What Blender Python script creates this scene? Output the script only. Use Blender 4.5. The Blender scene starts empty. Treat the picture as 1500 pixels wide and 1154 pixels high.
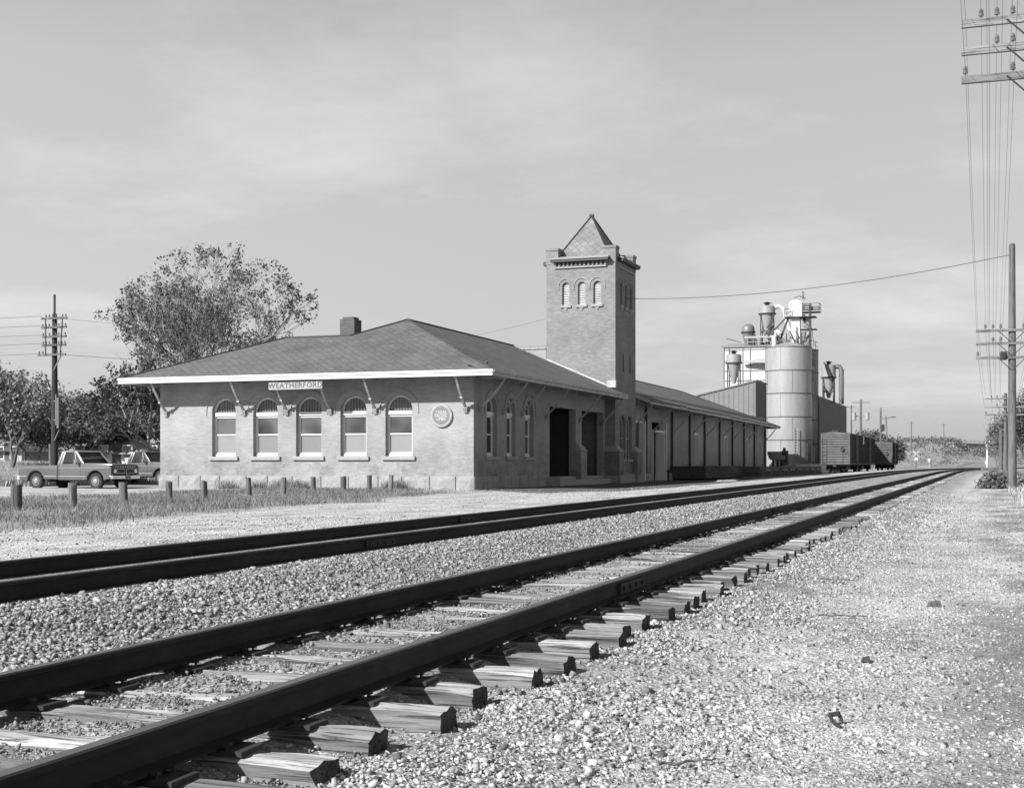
import bpy, bmesh, math, random
import numpy as np
from math import sin, cos, pi, radians, atan, sqrt, tan
from mathutils import Vector, Matrix, Euler, noise
from mathutils.geometry import tessellate_polygon
random.seed(11); rng = np.random.default_rng(5)
SC = bpy.context.scene
COL = SC.collection

# ------------------------------------------------------------------ camera
TH = atan(706/1980); S_, C_ = sin(TH), cos(TH)
cam = bpy.data.cameras.new('camera'); co = bpy.data.objects.new('camera', cam); COL.objects.link(co)
co.location = (0, 0, 1.0); co.rotation_euler = (pi/2, 0, TH)
cam.sensor_width = 36; cam.lens = 36*1980/1500; cam.shift_y = 103/1500; cam.clip_end = 6000; cam.clip_start = .05
SC.camera = co
def at(px, z):                       # world X, Y of photo column px at depth z metres
    xc = (px-750)/1980*z
    return xc*C_-z*S_, xc*S_+z*C_
def zz(py, z): return 1+(680-py)*z/1980
def depth(X, Y): return -X*S_+Y*C_

# ------------------------------------------------------------------ tagging
def tag(o, label=None, cat=None, group=None, kind=None):
    if label: o['label'] = label
    if cat: o['category'] = cat
    if group: o['group'] = group
    if kind: o['kind'] = kind
    return o
def thing(name, loc, label, cat, group=None, rz=0):
    o = bpy.data.objects.new(name, None); COL.objects.link(o)
    o.location = loc; o.rotation_euler = (0, 0, rz); o.empty_display_size = .2
    return tag(o, label, cat, group)
def copy_tree(o, parent=None):
    c = o.copy(); COL.objects.link(c)
    if parent is not None: c.parent = parent
    for ch in list(o.children): copy_tree(ch, c)
    return c

# ------------------------------------------------------------------ materials
def nt(name):
    m = bpy.data.materials.new(name); m.use_nodes = True
    t = m.node_tree; b = t.nodes['Principled BSDF']
    return m, t, b
def node(t, typ, **kw):
    n = t.nodes.new(typ)
    for k, v in kw.items():
        if k in ('ins',):
            for a, x in v.items(): n.inputs[a].default_value = x
        else: setattr(n, k, v)
    return n
def pos(t, sx=1, sy=1, sz=1):
    g = node(t, 'ShaderNodeTexCoord')
    mp = node(t, 'ShaderNodeMapping'); mp.inputs['Scale'].default_value = (sx, sy, sz)
    t.links.new(g.outputs['Object'], mp.inputs[0]); return mp.outputs[0]
def wpos(t, sx=1, sy=1, sz=1):
    g = node(t, 'ShaderNodeNewGeometry')
    mp = node(t, 'ShaderNodeMapping'); mp.inputs['Scale'].default_value = (sx, sy, sz)
    t.links.new(g.outputs['Position'], mp.inputs[0]); return mp.outputs[0]
def nz(t, vec, scale=5, detail=6, rough=.6):
    n = node(t, 'ShaderNodeTexNoise'); n.inputs['Scale'].default_value = scale
    n.inputs['Detail'].default_value = detail; n.inputs['Roughness'].default_value = rough
    t.links.new(vec, n.inputs['Vector']); return n.outputs['Fac']
def rng_(t, fac, a, b, lo=.3, hi=.7):
    m = node(t, 'ShaderNodeMapRange'); m.inputs[1].default_value = lo; m.inputs[2].default_value = hi
    m.inputs[3].default_value = a; m.inputs[4].default_value = b
    t.links.new(fac, m.inputs[0]); return m.outputs[0]
def mth(t, op, a, b=None, c=None):
    m = node(t, 'ShaderNodeMath', operation=op)
    for i, x in enumerate((a, b, c)):
        if x is None: continue
        if isinstance(x, (int, float)): m.inputs[i].default_value = x
        else: t.links.new(x, m.inputs[i])
    return m.outputs[0]
def setcol(t, b, v):
    t.links.new(v, b.inputs['Base Color'])
def bump(t, b, h, strength=.5, dist=.02):
    n = node(t, 'ShaderNodeBump'); n.inputs['Strength'].default_value = strength; n.inputs['Distance'].default_value = dist
    t.links.new(h, n.inputs['Height']); t.links.new(n.outputs[0], b.inputs['Normal'])
def simple(name, v, rough=.8, var=.15, scale=4, bs=.3, bd=.01, sx=1, sy=1, sz=1, metal=0, spec=.3, world=False):
    m, t, b = nt(name)
    p = (wpos if world else pos)(t, sx, sy, sz)
    n = nz(t, p, scale, 8, .65)
    n2 = nz(t, p, scale*7, 4, .6)
    c = mth(t, 'MULTIPLY', rng_(t, n, v*(1-var), v*(1+var)), rng_(t, n2, 1-var*.6, 1+var*.6))
    setcol(t, b, c); b.inputs['Roughness'].default_value = rough; b.inputs['Metallic'].default_value = metal
    b.inputs['Specular IOR Level'].default_value = spec
    if bs: bump(t, b, n2, bs, bd)
    return m

def brick_mat(name, v, contrast=.12):
    m, t, b = nt(name)
    g = node(t, 'ShaderNodeNewGeometry'); s = node(t, 'ShaderNodeSeparateXYZ'); t.links.new(g.outputs['Position'], s.inputs[0])
    u = mth(t, 'ADD', s.outputs[0], s.outputs[1])
    c = node(t, 'ShaderNodeCombineXYZ'); t.links.new(u, c.inputs[0]); t.links.new(s.outputs[2], c.inputs[1])
    br = node(t, 'ShaderNodeTexBrick'); t.links.new(c.outputs[0], br.inputs['Vector'])
    br.inputs['Scale'].default_value = 1; br.inputs['Brick Width'].default_value = .23; br.inputs['Row Height'].default_value = .078
    br.inputs['Mortar Size'].default_value = .007; br.inputs['Bias'].default_value = -.1
    lo, hi = v*(1-contrast), v*(1+contrast)
    br.inputs['Color1'].default_value = (lo,)*3+(1,); br.inputs['Color2'].default_value = (hi,)*3+(1,)
    br.inputs['Mortar'].default_value = (v*.8,)*3+(1,)
    big = rng_(t, nz(t, g.outputs['Position'], .55, 5, .6), .82, 1.12)
    mp = node(t, 'ShaderNodeMapping'); mp.inputs['Scale'].default_value = (1.2, 9, 1); t.links.new(c.outputs[0], mp.inputs[0])
    streak = rng_(t, nz(t, mp.outputs[0], 1.3, 6, .7), .92, 1.08)
    # grime and spalling in the courses just above the ground
    low = mth(t, 'MULTIPLY', rng_(t, s.outputs[2], 1, 0, .3, 2.3), rng_(t, nz(t, g.outputs['Position'], 1.6, 6, .7), 0, 1, .42, .62))
    dirt = mth(t, 'SUBTRACT', 1, mth(t, 'MULTIPLY', low, .42))
    k = mth(t, 'MULTIPLY', mth(t, 'MULTIPLY', big, streak), dirt)
    mx = node(t, 'ShaderNodeMix', data_type='RGBA', blend_type='MULTIPLY'); mx.inputs[0].default_value = 1
    t.links.new(br.outputs['Color'], mx.inputs[6])
    cc = node(t, 'ShaderNodeCombineColor'); [t.links.new(k, cc.inputs[i]) for i in range(3)]
    t.links.new(cc.outputs[0], mx.inputs[7]); setcol(t, b, mx.outputs[2])
    b.inputs['Roughness'].default_value = .9; b.inputs['Specular IOR Level'].default_value = .2
    h = mth(t, 'MULTIPLY', mth(t, 'SUBTRACT', 1, br.outputs['Fac']), nz(t, g.outputs['Position'], 20, 3))
    bump(t, b, h, .5, .012)
    return m

def shingle_mat(name, v, w=.4, diamond=True, var=.25, line=.62):
    m, t, b = nt(name)
    uv = node(t, 'ShaderNodeUVMap')
    mp = node(t, 'ShaderNodeMapping'); t.links.new(uv.outputs[0], mp.inputs[0])
    if diamond: mp.inputs['Rotation'].default_value = (0, 0, radians(45))
    br = node(t, 'ShaderNodeTexBrick'); t.links.new(mp.outputs[0], br.inputs['Vector'])
    br.inputs['Scale'].default_value = 1; br.inputs['Brick Width'].default_value = w; br.inputs['Row Height'].default_value = w if diamond else w*.5
    br.offset = 0 if diamond else .5
    br.inputs['Mortar Size'].default_value = .018; br.inputs['Mortar Smooth'].default_value = .3
    br.inputs['Color1'].default_value = (v*(1-var),)*3+(1,); br.inputs['Color2'].default_value = (v*(1+var),)*3+(1,)
    br.inputs['Mortar'].default_value = (v*line,)*3+(1,)
    g = node(t, 'ShaderNodeNewGeometry')
    k = mth(t, 'MULTIPLY', rng_(t, nz(t, g.outputs['Position'], .45, 7, .7), .7, 1.25), rng_(t, nz(t, g.outputs['Position'], 9, 3), .85, 1.15))
    mx = node(t, 'ShaderNodeMix', data_type='RGBA', blend_type='MULTIPLY'); mx.inputs[0].default_value = 1
    cc = node(t, 'ShaderNodeCombineColor'); [t.links.new(k, cc.inputs[i]) for i in range(3)]
    t.links.new(br.outputs['Color'], mx.inputs[6]); t.links.new(cc.outputs[0], mx.inputs[7]); setcol(t, b, mx.outputs[2])
    b.inputs['Roughness'].default_value = .85
    bump(t, b, mth(t, 'SUBTRACT', 1, br.outputs['Fac']), .5, .02)
    return m

def wood_mat(name, v, axis='x', var=.5, tonal=0, bs=.9):
    m, t, b = nt(name)
    sc = {'x': (.8, 14, 14), 'y': (14, .8, 14), 'z': (14, 14, .8)}[axis]
    p = pos(t, *sc)
    oi = node(t, 'ShaderNodeObjectInfo')
    ad = node(t, 'ShaderNodeVectorMath', operation='ADD'); t.links.new(p, ad.inputs[0])
    cx = node(t, 'ShaderNodeCombineXYZ'); t.links.new(mth(t, 'MULTIPLY', oi.outputs['Random'], 90), cx.inputs[0]); t.links.new(mth(t, 'MULTIPLY', oi.outputs['Random'], 37), cx.inputs[1])
    t.links.new(cx.outputs[0], ad.inputs[1])
    n = nz(t, ad.outputs[0], 1.2, 9, .72)
    n2 = nz(t, ad.outputs[0], .25, 4, .6)
    c = mth(t, 'MULTIPLY', rng_(t, n, v*(1-var), v*(1+var)), rng_(t, n2, .65, 1.3))
    sc2 = {'x': (1.3, 60, 60), 'y': (60, 1.3, 60), 'z': (60, 60, 1.3)}[axis]
    ad2 = node(t, 'ShaderNodeVectorMath', operation='ADD'); t.links.new(pos(t, *sc2), ad2.inputs[0]); t.links.new(cx.outputs[0], ad2.inputs[1])
    crack = rng_(t, nz(t, ad2.outputs[0], 1.0, 4, .6), .38, 1, .36, .45)
    c = mth(t, 'MULTIPLY', c, crack)
    if tonal: c = mth(t, 'MULTIPLY', c, rng_(t, oi.outputs['Random'], 1-tonal, 1+tonal, 0, 1))
    setcol(t, b, c); b.inputs['Roughness'].default_value = .85; b.inputs['Specular IOR Level'].default_value = .2
    bump(t, b, mth(t, 'ADD', n, crack), bs, .012)
    return m

def attr_mat(name, attr, lo, hi, rough=.9, bs=.4, spec=.2, scale=60):
    m, t, b = nt(name)
    a = node(t, 'ShaderNodeAttribute', attribute_name=attr)
    g = node(t, 'ShaderNodeNewGeometry')
    n = nz(t, g.outputs['Position'], scale, 3, .6)
    c = mth(t, 'MULTIPLY', rng_(t, a.outputs['Fac'], lo, hi, 0, 1), rng_(t, n, .82, 1.15))
    setcol(t, b, c); b.inputs['Roughness'].default_value = rough; b.inputs['Specular IOR Level'].default_value = spec
    if bs: bump(t, b, n, bs, .004)
    return m

def leaf_mat(name, v, attr=True, trans=.25):
    m, t, b = nt(name)
    a = node(t, 'ShaderNodeAttribute', attribute_name='tone')
    c = rng_(t, a.outputs['Fac'], v*.55, v*1.5, 0, 1)
    setcol(t, b, c); b.inputs['Roughness'].default_value = .7
    tr = node(t, 'ShaderNodeBsdfTranslucent'); cc = node(t, 'ShaderNodeCombineColor'); [t.links.new(c, cc.inputs[i]) for i in range(3)]
    t.links.new(cc.outputs[0], tr.inputs[0])
    mx = node(t, 'ShaderNodeMixShader'); mx.inputs[0].default_value = trans
    t.links.new(b.outputs[0], mx.inputs[1]); t.links.new(tr.outputs[0], mx.inputs[2])
    t.links.new(mx.outputs[0], t.nodes['Material Output'].inputs[0])
    return m

M = {}
M['brick'] = brick_mat('buff_brick', .325, .08)
M['brick_tower'] = brick_mat('tower_brick', .235, .14)
M['brick_side'] = M['brick']
M['stone'] = simple('rough_stone', .28, .9, .22, 2.5, .8, .03, world=True)
M['sill'] = simple('sill_stone', .31, .85, .12, 4, .4, .01, world=True)
M['mortar'] = simple('dark_mortar', .12, .95, .2)
M['shingle'] = shingle_mat('roof_shingle', .108, .30, True, .13, .68)
M['shingle_tower'] = shingle_mat('tower_shingle', .19, .34, True, .16, .66)
M['ridge'] = simple('ridge_metal', .05, .6, .2)
M['white'] = simple('white_paint', .66, .55, .06, 3, .15, .004, world=True)
M['white_worn'] = simple('worn_white_paint', .42, .7, .28, 2.2, .4, .01, world=True)
M['trim'] = simple('grey_trim_paint', .42, .6, .12, 4, .2)
M['trim2'] = simple('faded_sign_paint', .33, .7, .2, 3, .2)
M['bracket'] = simple('bracket_paint', .33, .6, .3, 5, .3)
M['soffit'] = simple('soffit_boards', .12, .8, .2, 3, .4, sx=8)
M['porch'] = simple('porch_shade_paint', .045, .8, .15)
M['dark'] = simple('dark_interior', .03, .9, .1, bs=0)
M['doorpaint'] = simple('dark_door_paint', .07, .6, .2)
M['bar'] = simple('fanlight_bar_paint', .2, .6, .1)
M['blind2'] = simple('darker_blind', .19, .7, .06, 2, 0)
M['blind'] = simple('roller_blind', .24, .7, .04, 2, 0)
def glass(name, v, rough=.06, spec=.6):
    m, t, b = nt(name)
    g = node(t, 'ShaderNodeNewGeometry')
    c = rng_(t, nz(t, g.outputs['Position'], .6, 2, .5), v*.35, v*2.2, .38, .62)  # uneven reflections imitated by noise in the glass colour
    setcol(t, b, c); b.inputs['Roughness'].default_value = rough; b.inputs['Specular IOR Level'].default_value = spec
    bump(t, b, nz(t, g.outputs['Position'], 2.5, 2, .5), .06, .02)
    return m
M['glass'] = glass('window_glass', .05)
M['carglass'] = glass('vehicle_glass', .03, .05, .7)
M['rail'] = simple('rusty_rail_web', .015, .75, .6, 3, .3, .003, sy=.3)
M['railtop'] = simple('worn_rail_head', .11, .38, .1, 2, .05, .001, sy=.1, metal=.5)
M['iron'] = simple('rusty_iron', .035, .8, .35, 12, .5, .004)
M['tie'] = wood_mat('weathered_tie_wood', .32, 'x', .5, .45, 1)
M['tie_side'] = wood_mat('shaded_creosote_side', .15, 'x', .6, .3, 1)  # creosote tone, darkened further to paint in shade on the side faces
M['tie_end'] = wood_mat('tie_end_grain', .06, 'x', .5, .2, 1)  # end grain made near black, shade of the ends included in its colour
M['post'] = wood_mat('post_wood', .13, 'z', .5, .2)
M['polewood'] = wood_mat('pole_wood', .13, 'z', .3, .15)
M['poledark'] = wood_mat('dark_pole_wood', .05, 'z', .3, .15)
M['armwood'] = wood_mat('crossarm_wood', .2, 'x', .3, .15)
M['plank'] = wood_mat('dark_planks', .075, 'y', .5, .2)
M['plankl'] = wood_mat('grey_planks', .25, 'y', .4, .2)
M['insul'] = simple('glass_insulator', .12, .15, .2, bs=0, spec=.8)
M['insulw'] = simple('porcelain_insulator', .7, .2, .05, bs=0, spec=.6)
M['wire'] = simple('wire_metal', .12, .6, .1, bs=0)
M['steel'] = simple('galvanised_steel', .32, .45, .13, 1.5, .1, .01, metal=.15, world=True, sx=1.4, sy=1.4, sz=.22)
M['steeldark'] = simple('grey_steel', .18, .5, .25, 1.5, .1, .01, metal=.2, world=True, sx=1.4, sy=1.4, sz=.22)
M['millwhite'] = simple('mill_white', .5, .6, .16, .6, .1, .01, world=True)
M['mach'] = simple('dark_machinery', .045, .6, .4, 1, .2, world=True)
M['shedsteel'] = simple('shed_steel', .18, .5, .1, .6, .1, .01, metal=.1, world=True)
M['shedshade'] = simple('shed_side_shade', .055, .6, .2, 1, .2, world=True)  # near-black tone carrying the shade of the shed flanks
M['seam'] = simple('dark_seam', .12, .7, .2)
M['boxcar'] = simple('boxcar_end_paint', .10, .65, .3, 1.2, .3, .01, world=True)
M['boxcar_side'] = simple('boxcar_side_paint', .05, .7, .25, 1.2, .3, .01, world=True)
M['bark'] = simple('tree_bark', .12, .9, .35, 3, .8, .03, world=True)
M['barkl'] = simple('pale_bark', .24, .9, .35, 3, .8, .03, world=True)
M['leaf'] = leaf_mat('autumn_leaf', .10)
M['scrub'] = leaf_mat('scrub_leaf', .17, trans=.3)
M['leafd'] = leaf_mat('evergreen_leaf', .125, trans=.3)
M['leafl'] = leaf_mat('pale_leaf', .2)
M['grass'] = leaf_mat('field_grass', .2, trans=.2)
M['drygrass'] = leaf_mat('dry_grass', .42, trans=.3)
M['stones'] = attr_mat('ballast_stone', 'tone', .07, .60, .85, .5)
M['tyre'] = simple('tyre_rubber', .03, .8, .2, 20)
M['chrome'] = simple('chrome', .6, .2, .05, bs=0, metal=.8)
M['truckpaint'] = simple('truck_paint', .10, .3, .06, 1, 0, spec=.5)
M['trucklight'] = simple('truck_light_paint', .26, .35, .05, 1, 0, spec=.5)
M['truckgrey'] = simple('second_truck_paint', .08, .35, .06, 1, 0, spec=.5)
M['grille'] = simple('black_grille', .03, .5, .1, bs=0)
M['shingles_house'] = simple('house_roof', .38, .9, .15, 1.5)
M['concrete'] = simple('concrete', .55, .9, .12, 1, .2, world=True)
M['signface'] = simple('sign_face', .17, .6, .08, 3, 0)
M['letter_dark'] = simple('dark_letter_paint', .12, .7, .2, 9, 0)
M['letter_white'] = simple('white_letter_paint', .42, .6, .05, 3, 0)

# ------------------------------------------------------------------ mesh builder
class MB:
    def __init__(s, off=(0, 0, 0), T=None):
        s.v = []; s.f = []; s.mi = []; s.uv = {}; s.off = off; s.T = T; s.cur = 0
    def p(s, x, y, z):
        if s.T: x, y, z = s.T(x, y, z)
        s.v.append((x-s.off[0], y-s.off[1], z-s.off[2])); return len(s.v)-1
    def face(s, pts, uv=None):
        ids = [s.p(*q) for q in pts]; s.f.append(ids); s.mi.append(s.cur)
        if uv: s.uv[len(s.f)-1] = uv
        return ids
    def box(s, x0, x1, y0, y1, z0, z1):
        i = [s.p(*q) for q in ((x0,y0,z0),(x1,y0,z0),(x1,y1,z0),(x0,y1,z0),(x0,y0,z1),(x1,y0,z1),(x1,y1,z1),(x0,y1,z1))]
        for q in ((0,1,5,4),(1,2,6,5),(2,3,7,6),(3,0,4,7),(4,5,6,7),(3,2,1,0)):
            s.f.append([i[k] for k in q]); s.mi.append(s.cur)
    def hexa(s, P):
        i = [s.p(*q) for q in P]
        for q in ((0,1,5,4),(1,2,6,5),(2,3,7,6),(3,0,4,7),(4,5,6,7),(3,2,1,0)):
            s.f.append([i[k] for k in q]); s.mi.append(s.cur)
    def bar(s, a, b, w, h=None, up=(0, 0, 1)):
        h = h or w; a = Vector(a); b = Vector(b); d = (b-a).normalized()
        u = Vector(up)
        if abs(d.dot(u)) > .98: u = Vector((0, 1, 0))
        r = d.cross(u).normalized()*w/2; q = r.cross(d).normalized()*h/2
        s.hexa([a-r-q, a+r-q, a+r+q, a-r+q, b-r-q, b+r-q, b+r+q, b-r+q])
    def lathe(s, cx, cy, prof, n=16, cap=True, axis='z'):
        rings = []
        for (r, z) in prof:
            ring = []
            for k in range(n):
                a = 2*pi*k/n
                if axis == 'z': ring.append(s.p(cx+r*cos(a), cy+r*sin(a), z))
                elif axis == 'y': ring.append(s.p(cx+r*cos(a), z, cy+r*sin(a)))
                else: ring.append(s.p(z, cx+r*cos(a), cy+r*sin(a)))
            rings.append(ring)
        for a, b in zip(rings, rings[1:]):
            for k in range(n):
                s.f.append([a[k], a[(k+1) % n], b[(k+1) % n], b[k]]); s.mi.append(s.cur)
        if cap:
            s.f.append(rings[0][::-1]); s.mi.append(s.cur); s.f.append(rings[-1]); s.mi.append(s.cur)
    def tube(s, pts, r, n=8, r2=None):
        pts = [Vector(q) for q in pts]; rings = []
        for i, q in enumerate(pts):
            d = (pts[min(i+1, len(pts)-1)]-pts[max(i-1, 0)]).normalized()
            u = Vector((0, 0, 1)) if abs(d.z) < .9 else Vector((1, 0, 0))
            a = d.cross(u).normalized(); b = a.cross(d)
            rr = r if r2 is None else r+(r2-r)*i/(len(pts)-1)
            rings.append([s.p(*(q+a*rr*cos(2*pi*k/n)+b*rr*sin(2*pi*k/n))) for k in range(n)])
        for a, b in zip(rings, rings[1:]):
            for k in range(n):
                s.f.append([a[k], a[(k+1) % n], b[(k+1) % n], b[k]]); s.mi.append(s.cur)
        s.f.append(rings[0][::-1]); s.mi.append(s.cur); s.f.append(rings[-1]); s.mi.append(s.cur)
    def prism(s, poly, a0, a1, plane='xz'):
        """extrude a 2-D outline along the third axis"""
        def q(u, w, d):
            return {'xz': (u, d, w), 'yz': (d, u, w), 'xy': (u, w, d)}[plane]
        A = [s.p(*q(u, w, a0)) for u, w in poly]; B = [s.p(*q(u, w, a1)) for u, w in poly]
        n = len(poly)
        for k in range(n):
            s.f.append([A[k], A[(k+1) % n], B[(k+1) % n], B[k]]); s.mi.append(s.cur)
        for t in tessellate_polygon([[Vector((u, w, 0)) for u, w in poly]]):
            s.f.append([A[k] for k in t]); s.mi.append(s.cur); s.f.append([B[k] for k in t][::-1]); s.mi.append(s.cur)
    def wall(s, outline, holes, d0, d1):
        """plate with holes; coordinates (u, d, w) go through T"""
        loops = [outline]+holes; flat = [q for l in loops for q in l]
        tris = tessellate_polygon([[Vector((u, w, 0)) for u, w in l] for l in loops])
        A = [s.p(u, d0, w) for u, w in flat]; B = [s.p(u, d1, w) for u, w in flat]
        for t in tris:
            s.f.append([A[k] for k in t]); s.mi.append(s.cur); s.f.append([B[k] for k in t][::-1]); s.mi.append(s.cur)
        o = 0
        for l in loops:
            n = len(l)
            for k in range(n):
                s.f.append([A[o+k], A[o+(k+1) % n], B[o+(k+1) % n], B[o+k]]); s.mi.append(s.cur)
            o += n
    def build(s, name, mats, parent=None, smooth=False, bevel=0, recalc=True, weld=0):
        me = bpy.data.meshes.new(name); me.from_pydata(s.v, [], s.f)
        if not isinstance(mats, (list, tuple)): mats = [mats]
        for m in mats: me.materials.append(m)
        me.polygons.foreach_set('material_index', s.mi)
        if s.uv:
            l = me.uv_layers.new(name='UVMap')
            for fi, uv in s.uv.items():
                for k, li in enumerate(me.polygons[fi].loop_indices): l.data[li].uv = uv[k]
        if recalc or bevel:
            bm = bmesh.new(); bm.from_mesh(me)
            if weld: bmesh.ops.remove_doubles(bm, verts=bm.verts, dist=weld)
            if recalc: bmesh.ops.recalc_face_normals(bm, faces=bm.faces)
            if bevel:
                ed = [e for e in bm.edges if len(e.link_faces) == 2 and e.calc_face_angle(0) > .5]
                bmesh.ops.bevel(bm, geom=ed, offset=bevel, segments=2, affect='EDGES', profile=.6, clamp_overlap=True)
            bm.to_mesh(me); bm.free()
        if smooth:
            me.polygons.foreach_set('use_smooth', [True]*len(me.polygons))
            try: me.set_sharp_from_angle(angle=radians(40))
            except Exception: pass
        o = bpy.data.objects.new(name, me); COL.objects.link(o)
        if parent is not None: o.parent = parent
        return o
def arch(u0, u1, w0, wtop, n=14):
    r = (u1-u0)/2; c = (u0+u1)/2; sp = wtop-r
    return [(u0, w0), (u1, w0)]+[(c+r*cos(a), sp+r*sin(a)) for a in [pi*k/n for k in range(n+1)]]
def rect(u0, u1, w0, w1): return [(u0, w0), (u1, w0), (u1, w1), (u0, w1)]
def npmesh(name, V, F, mat, tone=None, kind=None, parent=None):
    me = bpy.data.meshes.new(name)
    nv = len(V); nf, k = F.shape
    me.vertices.add(nv); me.vertices.foreach_set('co', V.astype(np.float32).ravel())
    me.loops.add(nf*k); me.loops.foreach_set('vertex_index', F.astype(np.int32).ravel())
    me.polygons.add(nf); me.polygons.foreach_set('loop_start', np.arange(0, nf*k, k, dtype=np.int32))
    me.polygons.foreach_set('loop_total', np.full(nf, k, dtype=np.int32))
    if tone is not None:
        a = me.attributes.new('tone', 'FLOAT', 'FACE'); a.data.foreach_set('value', tone.astype(np.float32))
    me.materials.append(mat); me.update(calc_edges=True)
    o = bpy.data.objects.new(name, me); COL.objects.link(o)
    if kind: o['kind'] = kind
    if parent is not None: o.parent = parent
    return o

# ------------------------------------------------------------------ terrain
def sstep(a, b, x):
    t = np.clip((x-a)/(b-a), 0, 1); return t*t*(3-2*t)
def grade(Y): return .0035*np.clip(Y, -10, 125)
def vn(x, y, s=1.0, seed=0):          # cheap smooth value noise, numpy
    x = x*s+seed*17.3; y = y*s+seed*9.1
    xi = np.floor(x); yi = np.floor(y); fx = x-xi; fy = y-yi
    fx = fx*fx*(3-2*fx); fy = fy*fy*(3-2*fy)
    def h(a, b):
        q = np.sin(a*127.1+b*311.7+seed*3.7)*43758.5453; return q-np.floor(q)
    return (h(xi, yi)*(1-fx)+h(xi+1, yi)*fx)*(1-fy)+(h(xi, yi+1)*(1-fx)+h(xi+1, yi+1)*fx)*fy
def fbm(x, y, s=1.0, seed=0, o=4):
    r = 0; a = .5
    for k in range(o): r = r+a*vn(x, y, s*2**k, seed+k); a *= .5
    return r
RT = -.07                             # rail top of the main track at the camera
CURX = lambda Y: np.where(Y > 150, ((Y-150)**2)*.00042, 0)    # the line bears right far away
def zrail(Y): return RT+grade(Y)
def zside(Y): return .055+.0028*np.clip(Y, -10, 125)
def ground_z(X, Y):
    X = np.asarray(X, float)-CURX(np.asarray(Y, float)); Y = np.asarray(Y, float)
    n = (fbm(X, Y, .35, 3)-.5)*.10+(fbm(X, Y, 1.6, 7)-.5)*.035
    right = zrail(Y)-.292-.12*sstep(-2.55, -1.5, X)+.10*sstep(-1, 4, X)+.06*sstep(4, 12, X)+n+.04*sstep(10,40,Y)
    crib = zrail(Y)-.222+(fbm(X, Y, 2.2, 4)-.5)*.075
    f_ = sstep(-5.5, -6.7, X); mid = (zrail(Y)-.22)*(1-f_)+(zside(Y)-.165)*f_+(fbm(X, Y, 2, 8)-.5)*.03
    sid = zside(Y)-.16
    drive = zside(Y)*sstep(-17, -10, X)+(-.06)*(1-sstep(-17, -10, X))-.02+n*.5
    z = np.where(X > -2.87, right, crib)
    # shoulder edge right at the tie ends
    z = np.where((X > -3.3) & (X < -2.7), crib+(right-crib)*sstep(-3.3, -2.8, X), z)
    z = np.where(X < -5.2, mid*sstep(-5.2, -5.6, X)+crib*(1-sstep(-5.2, -5.6, X)), z)
    z = np.where(X < -7.2, sid, z)
    z = np.where(X < -8.91, drive, z)
    hill = 0
    z = z+np.where(X < -44, sstep(-44, -80, X)*.9, 0)*sstep(50, 85, Y)
    return z
# grass / paving masks
def strip_mask(X, Y):                 # grass strip round the posts, a line from (-21,26) to (-23,52)
    d = np.abs(X-(-22.2-.07*(Y-26)))
    wl = 2.6+2.0*fbm(Y, Y*0, .35, 2)
    near = X-(-22.2-.07*(Y-26))
    w = np.where(near > 0, 4.0+3.6*fbm(Y, X*.3, .3, 12)+1.8*sstep(36, 22, Y), 7.0)
    m = sstep(1.0, .72, np.abs(near)/w)*(Y < 54+0*Y)*sstep(53.8, 51, Y*1.0)*(1-.75*sstep(42, 50, Y)*(near > 1.5))
    return np.clip(m, 0, 1)
def right_mask(X, Y):                 # thin dry grass on the right
    e = -.45-1.4*(fbm(X, Y, .25, 21)-.47)
    n = fbm(X*1.0, Y*.8, .8, 31)
    return np.clip(sstep(-.2, .5, X-e)*sstep(.38, .54, n), 0, 1)*(Y > 4)
def pave_mask(X, Y):
    return ((X < -11.3+.7*(fbm(X, Y, .4, 44)-.5)) & (X > -21.1) & (Y > 43+.9*(-11.3-X)**1.0*1.25-1.5*fbm(X,Y,.5,40)) & (Y < 100)).astype(float)
def axis_pts(segs):
    r = []
    for a, b, st in segs: r += list(np.arange(a, b, st))
    return np.array(r+[segs[-1][1]])
xs = axis_pts([(-1500,-200,100),(-200,-60,8),(-60,-26,1),(-26,-12,.4),(-12,-9,.2),(-9,-8.8,.02),(-8.8,-5.6,.15),(-5.6,-2.4,.07),(-2.4,9,.12),(9,20,.5),(20,80,5),(80,1500,120)])
ys = axis_pts([(-30,2,2),(2,14,.1),(14,30,.25),(30,70,.6),(70,160,2),(160,400,8),(400,3000,130)])
XX, YY = np.meshgrid(xs, ys); ZZ = ground_z(XX, YY)
# broad embankment carrying the road to the overpass, far away across the line
nx, ny = len(xs), len(ys)
V = np.stack([XX.ravel(), YY.ravel(), ZZ.ravel()], 1)
idx = np.arange(nx*ny).reshape(ny, nx)
F = np.stack([idx[:-1,:-1].ravel(), idx[:-1,1:].ravel(), idx[1:,1:].ravel(), idx[1:,:-1].ravel()], 1)

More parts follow.
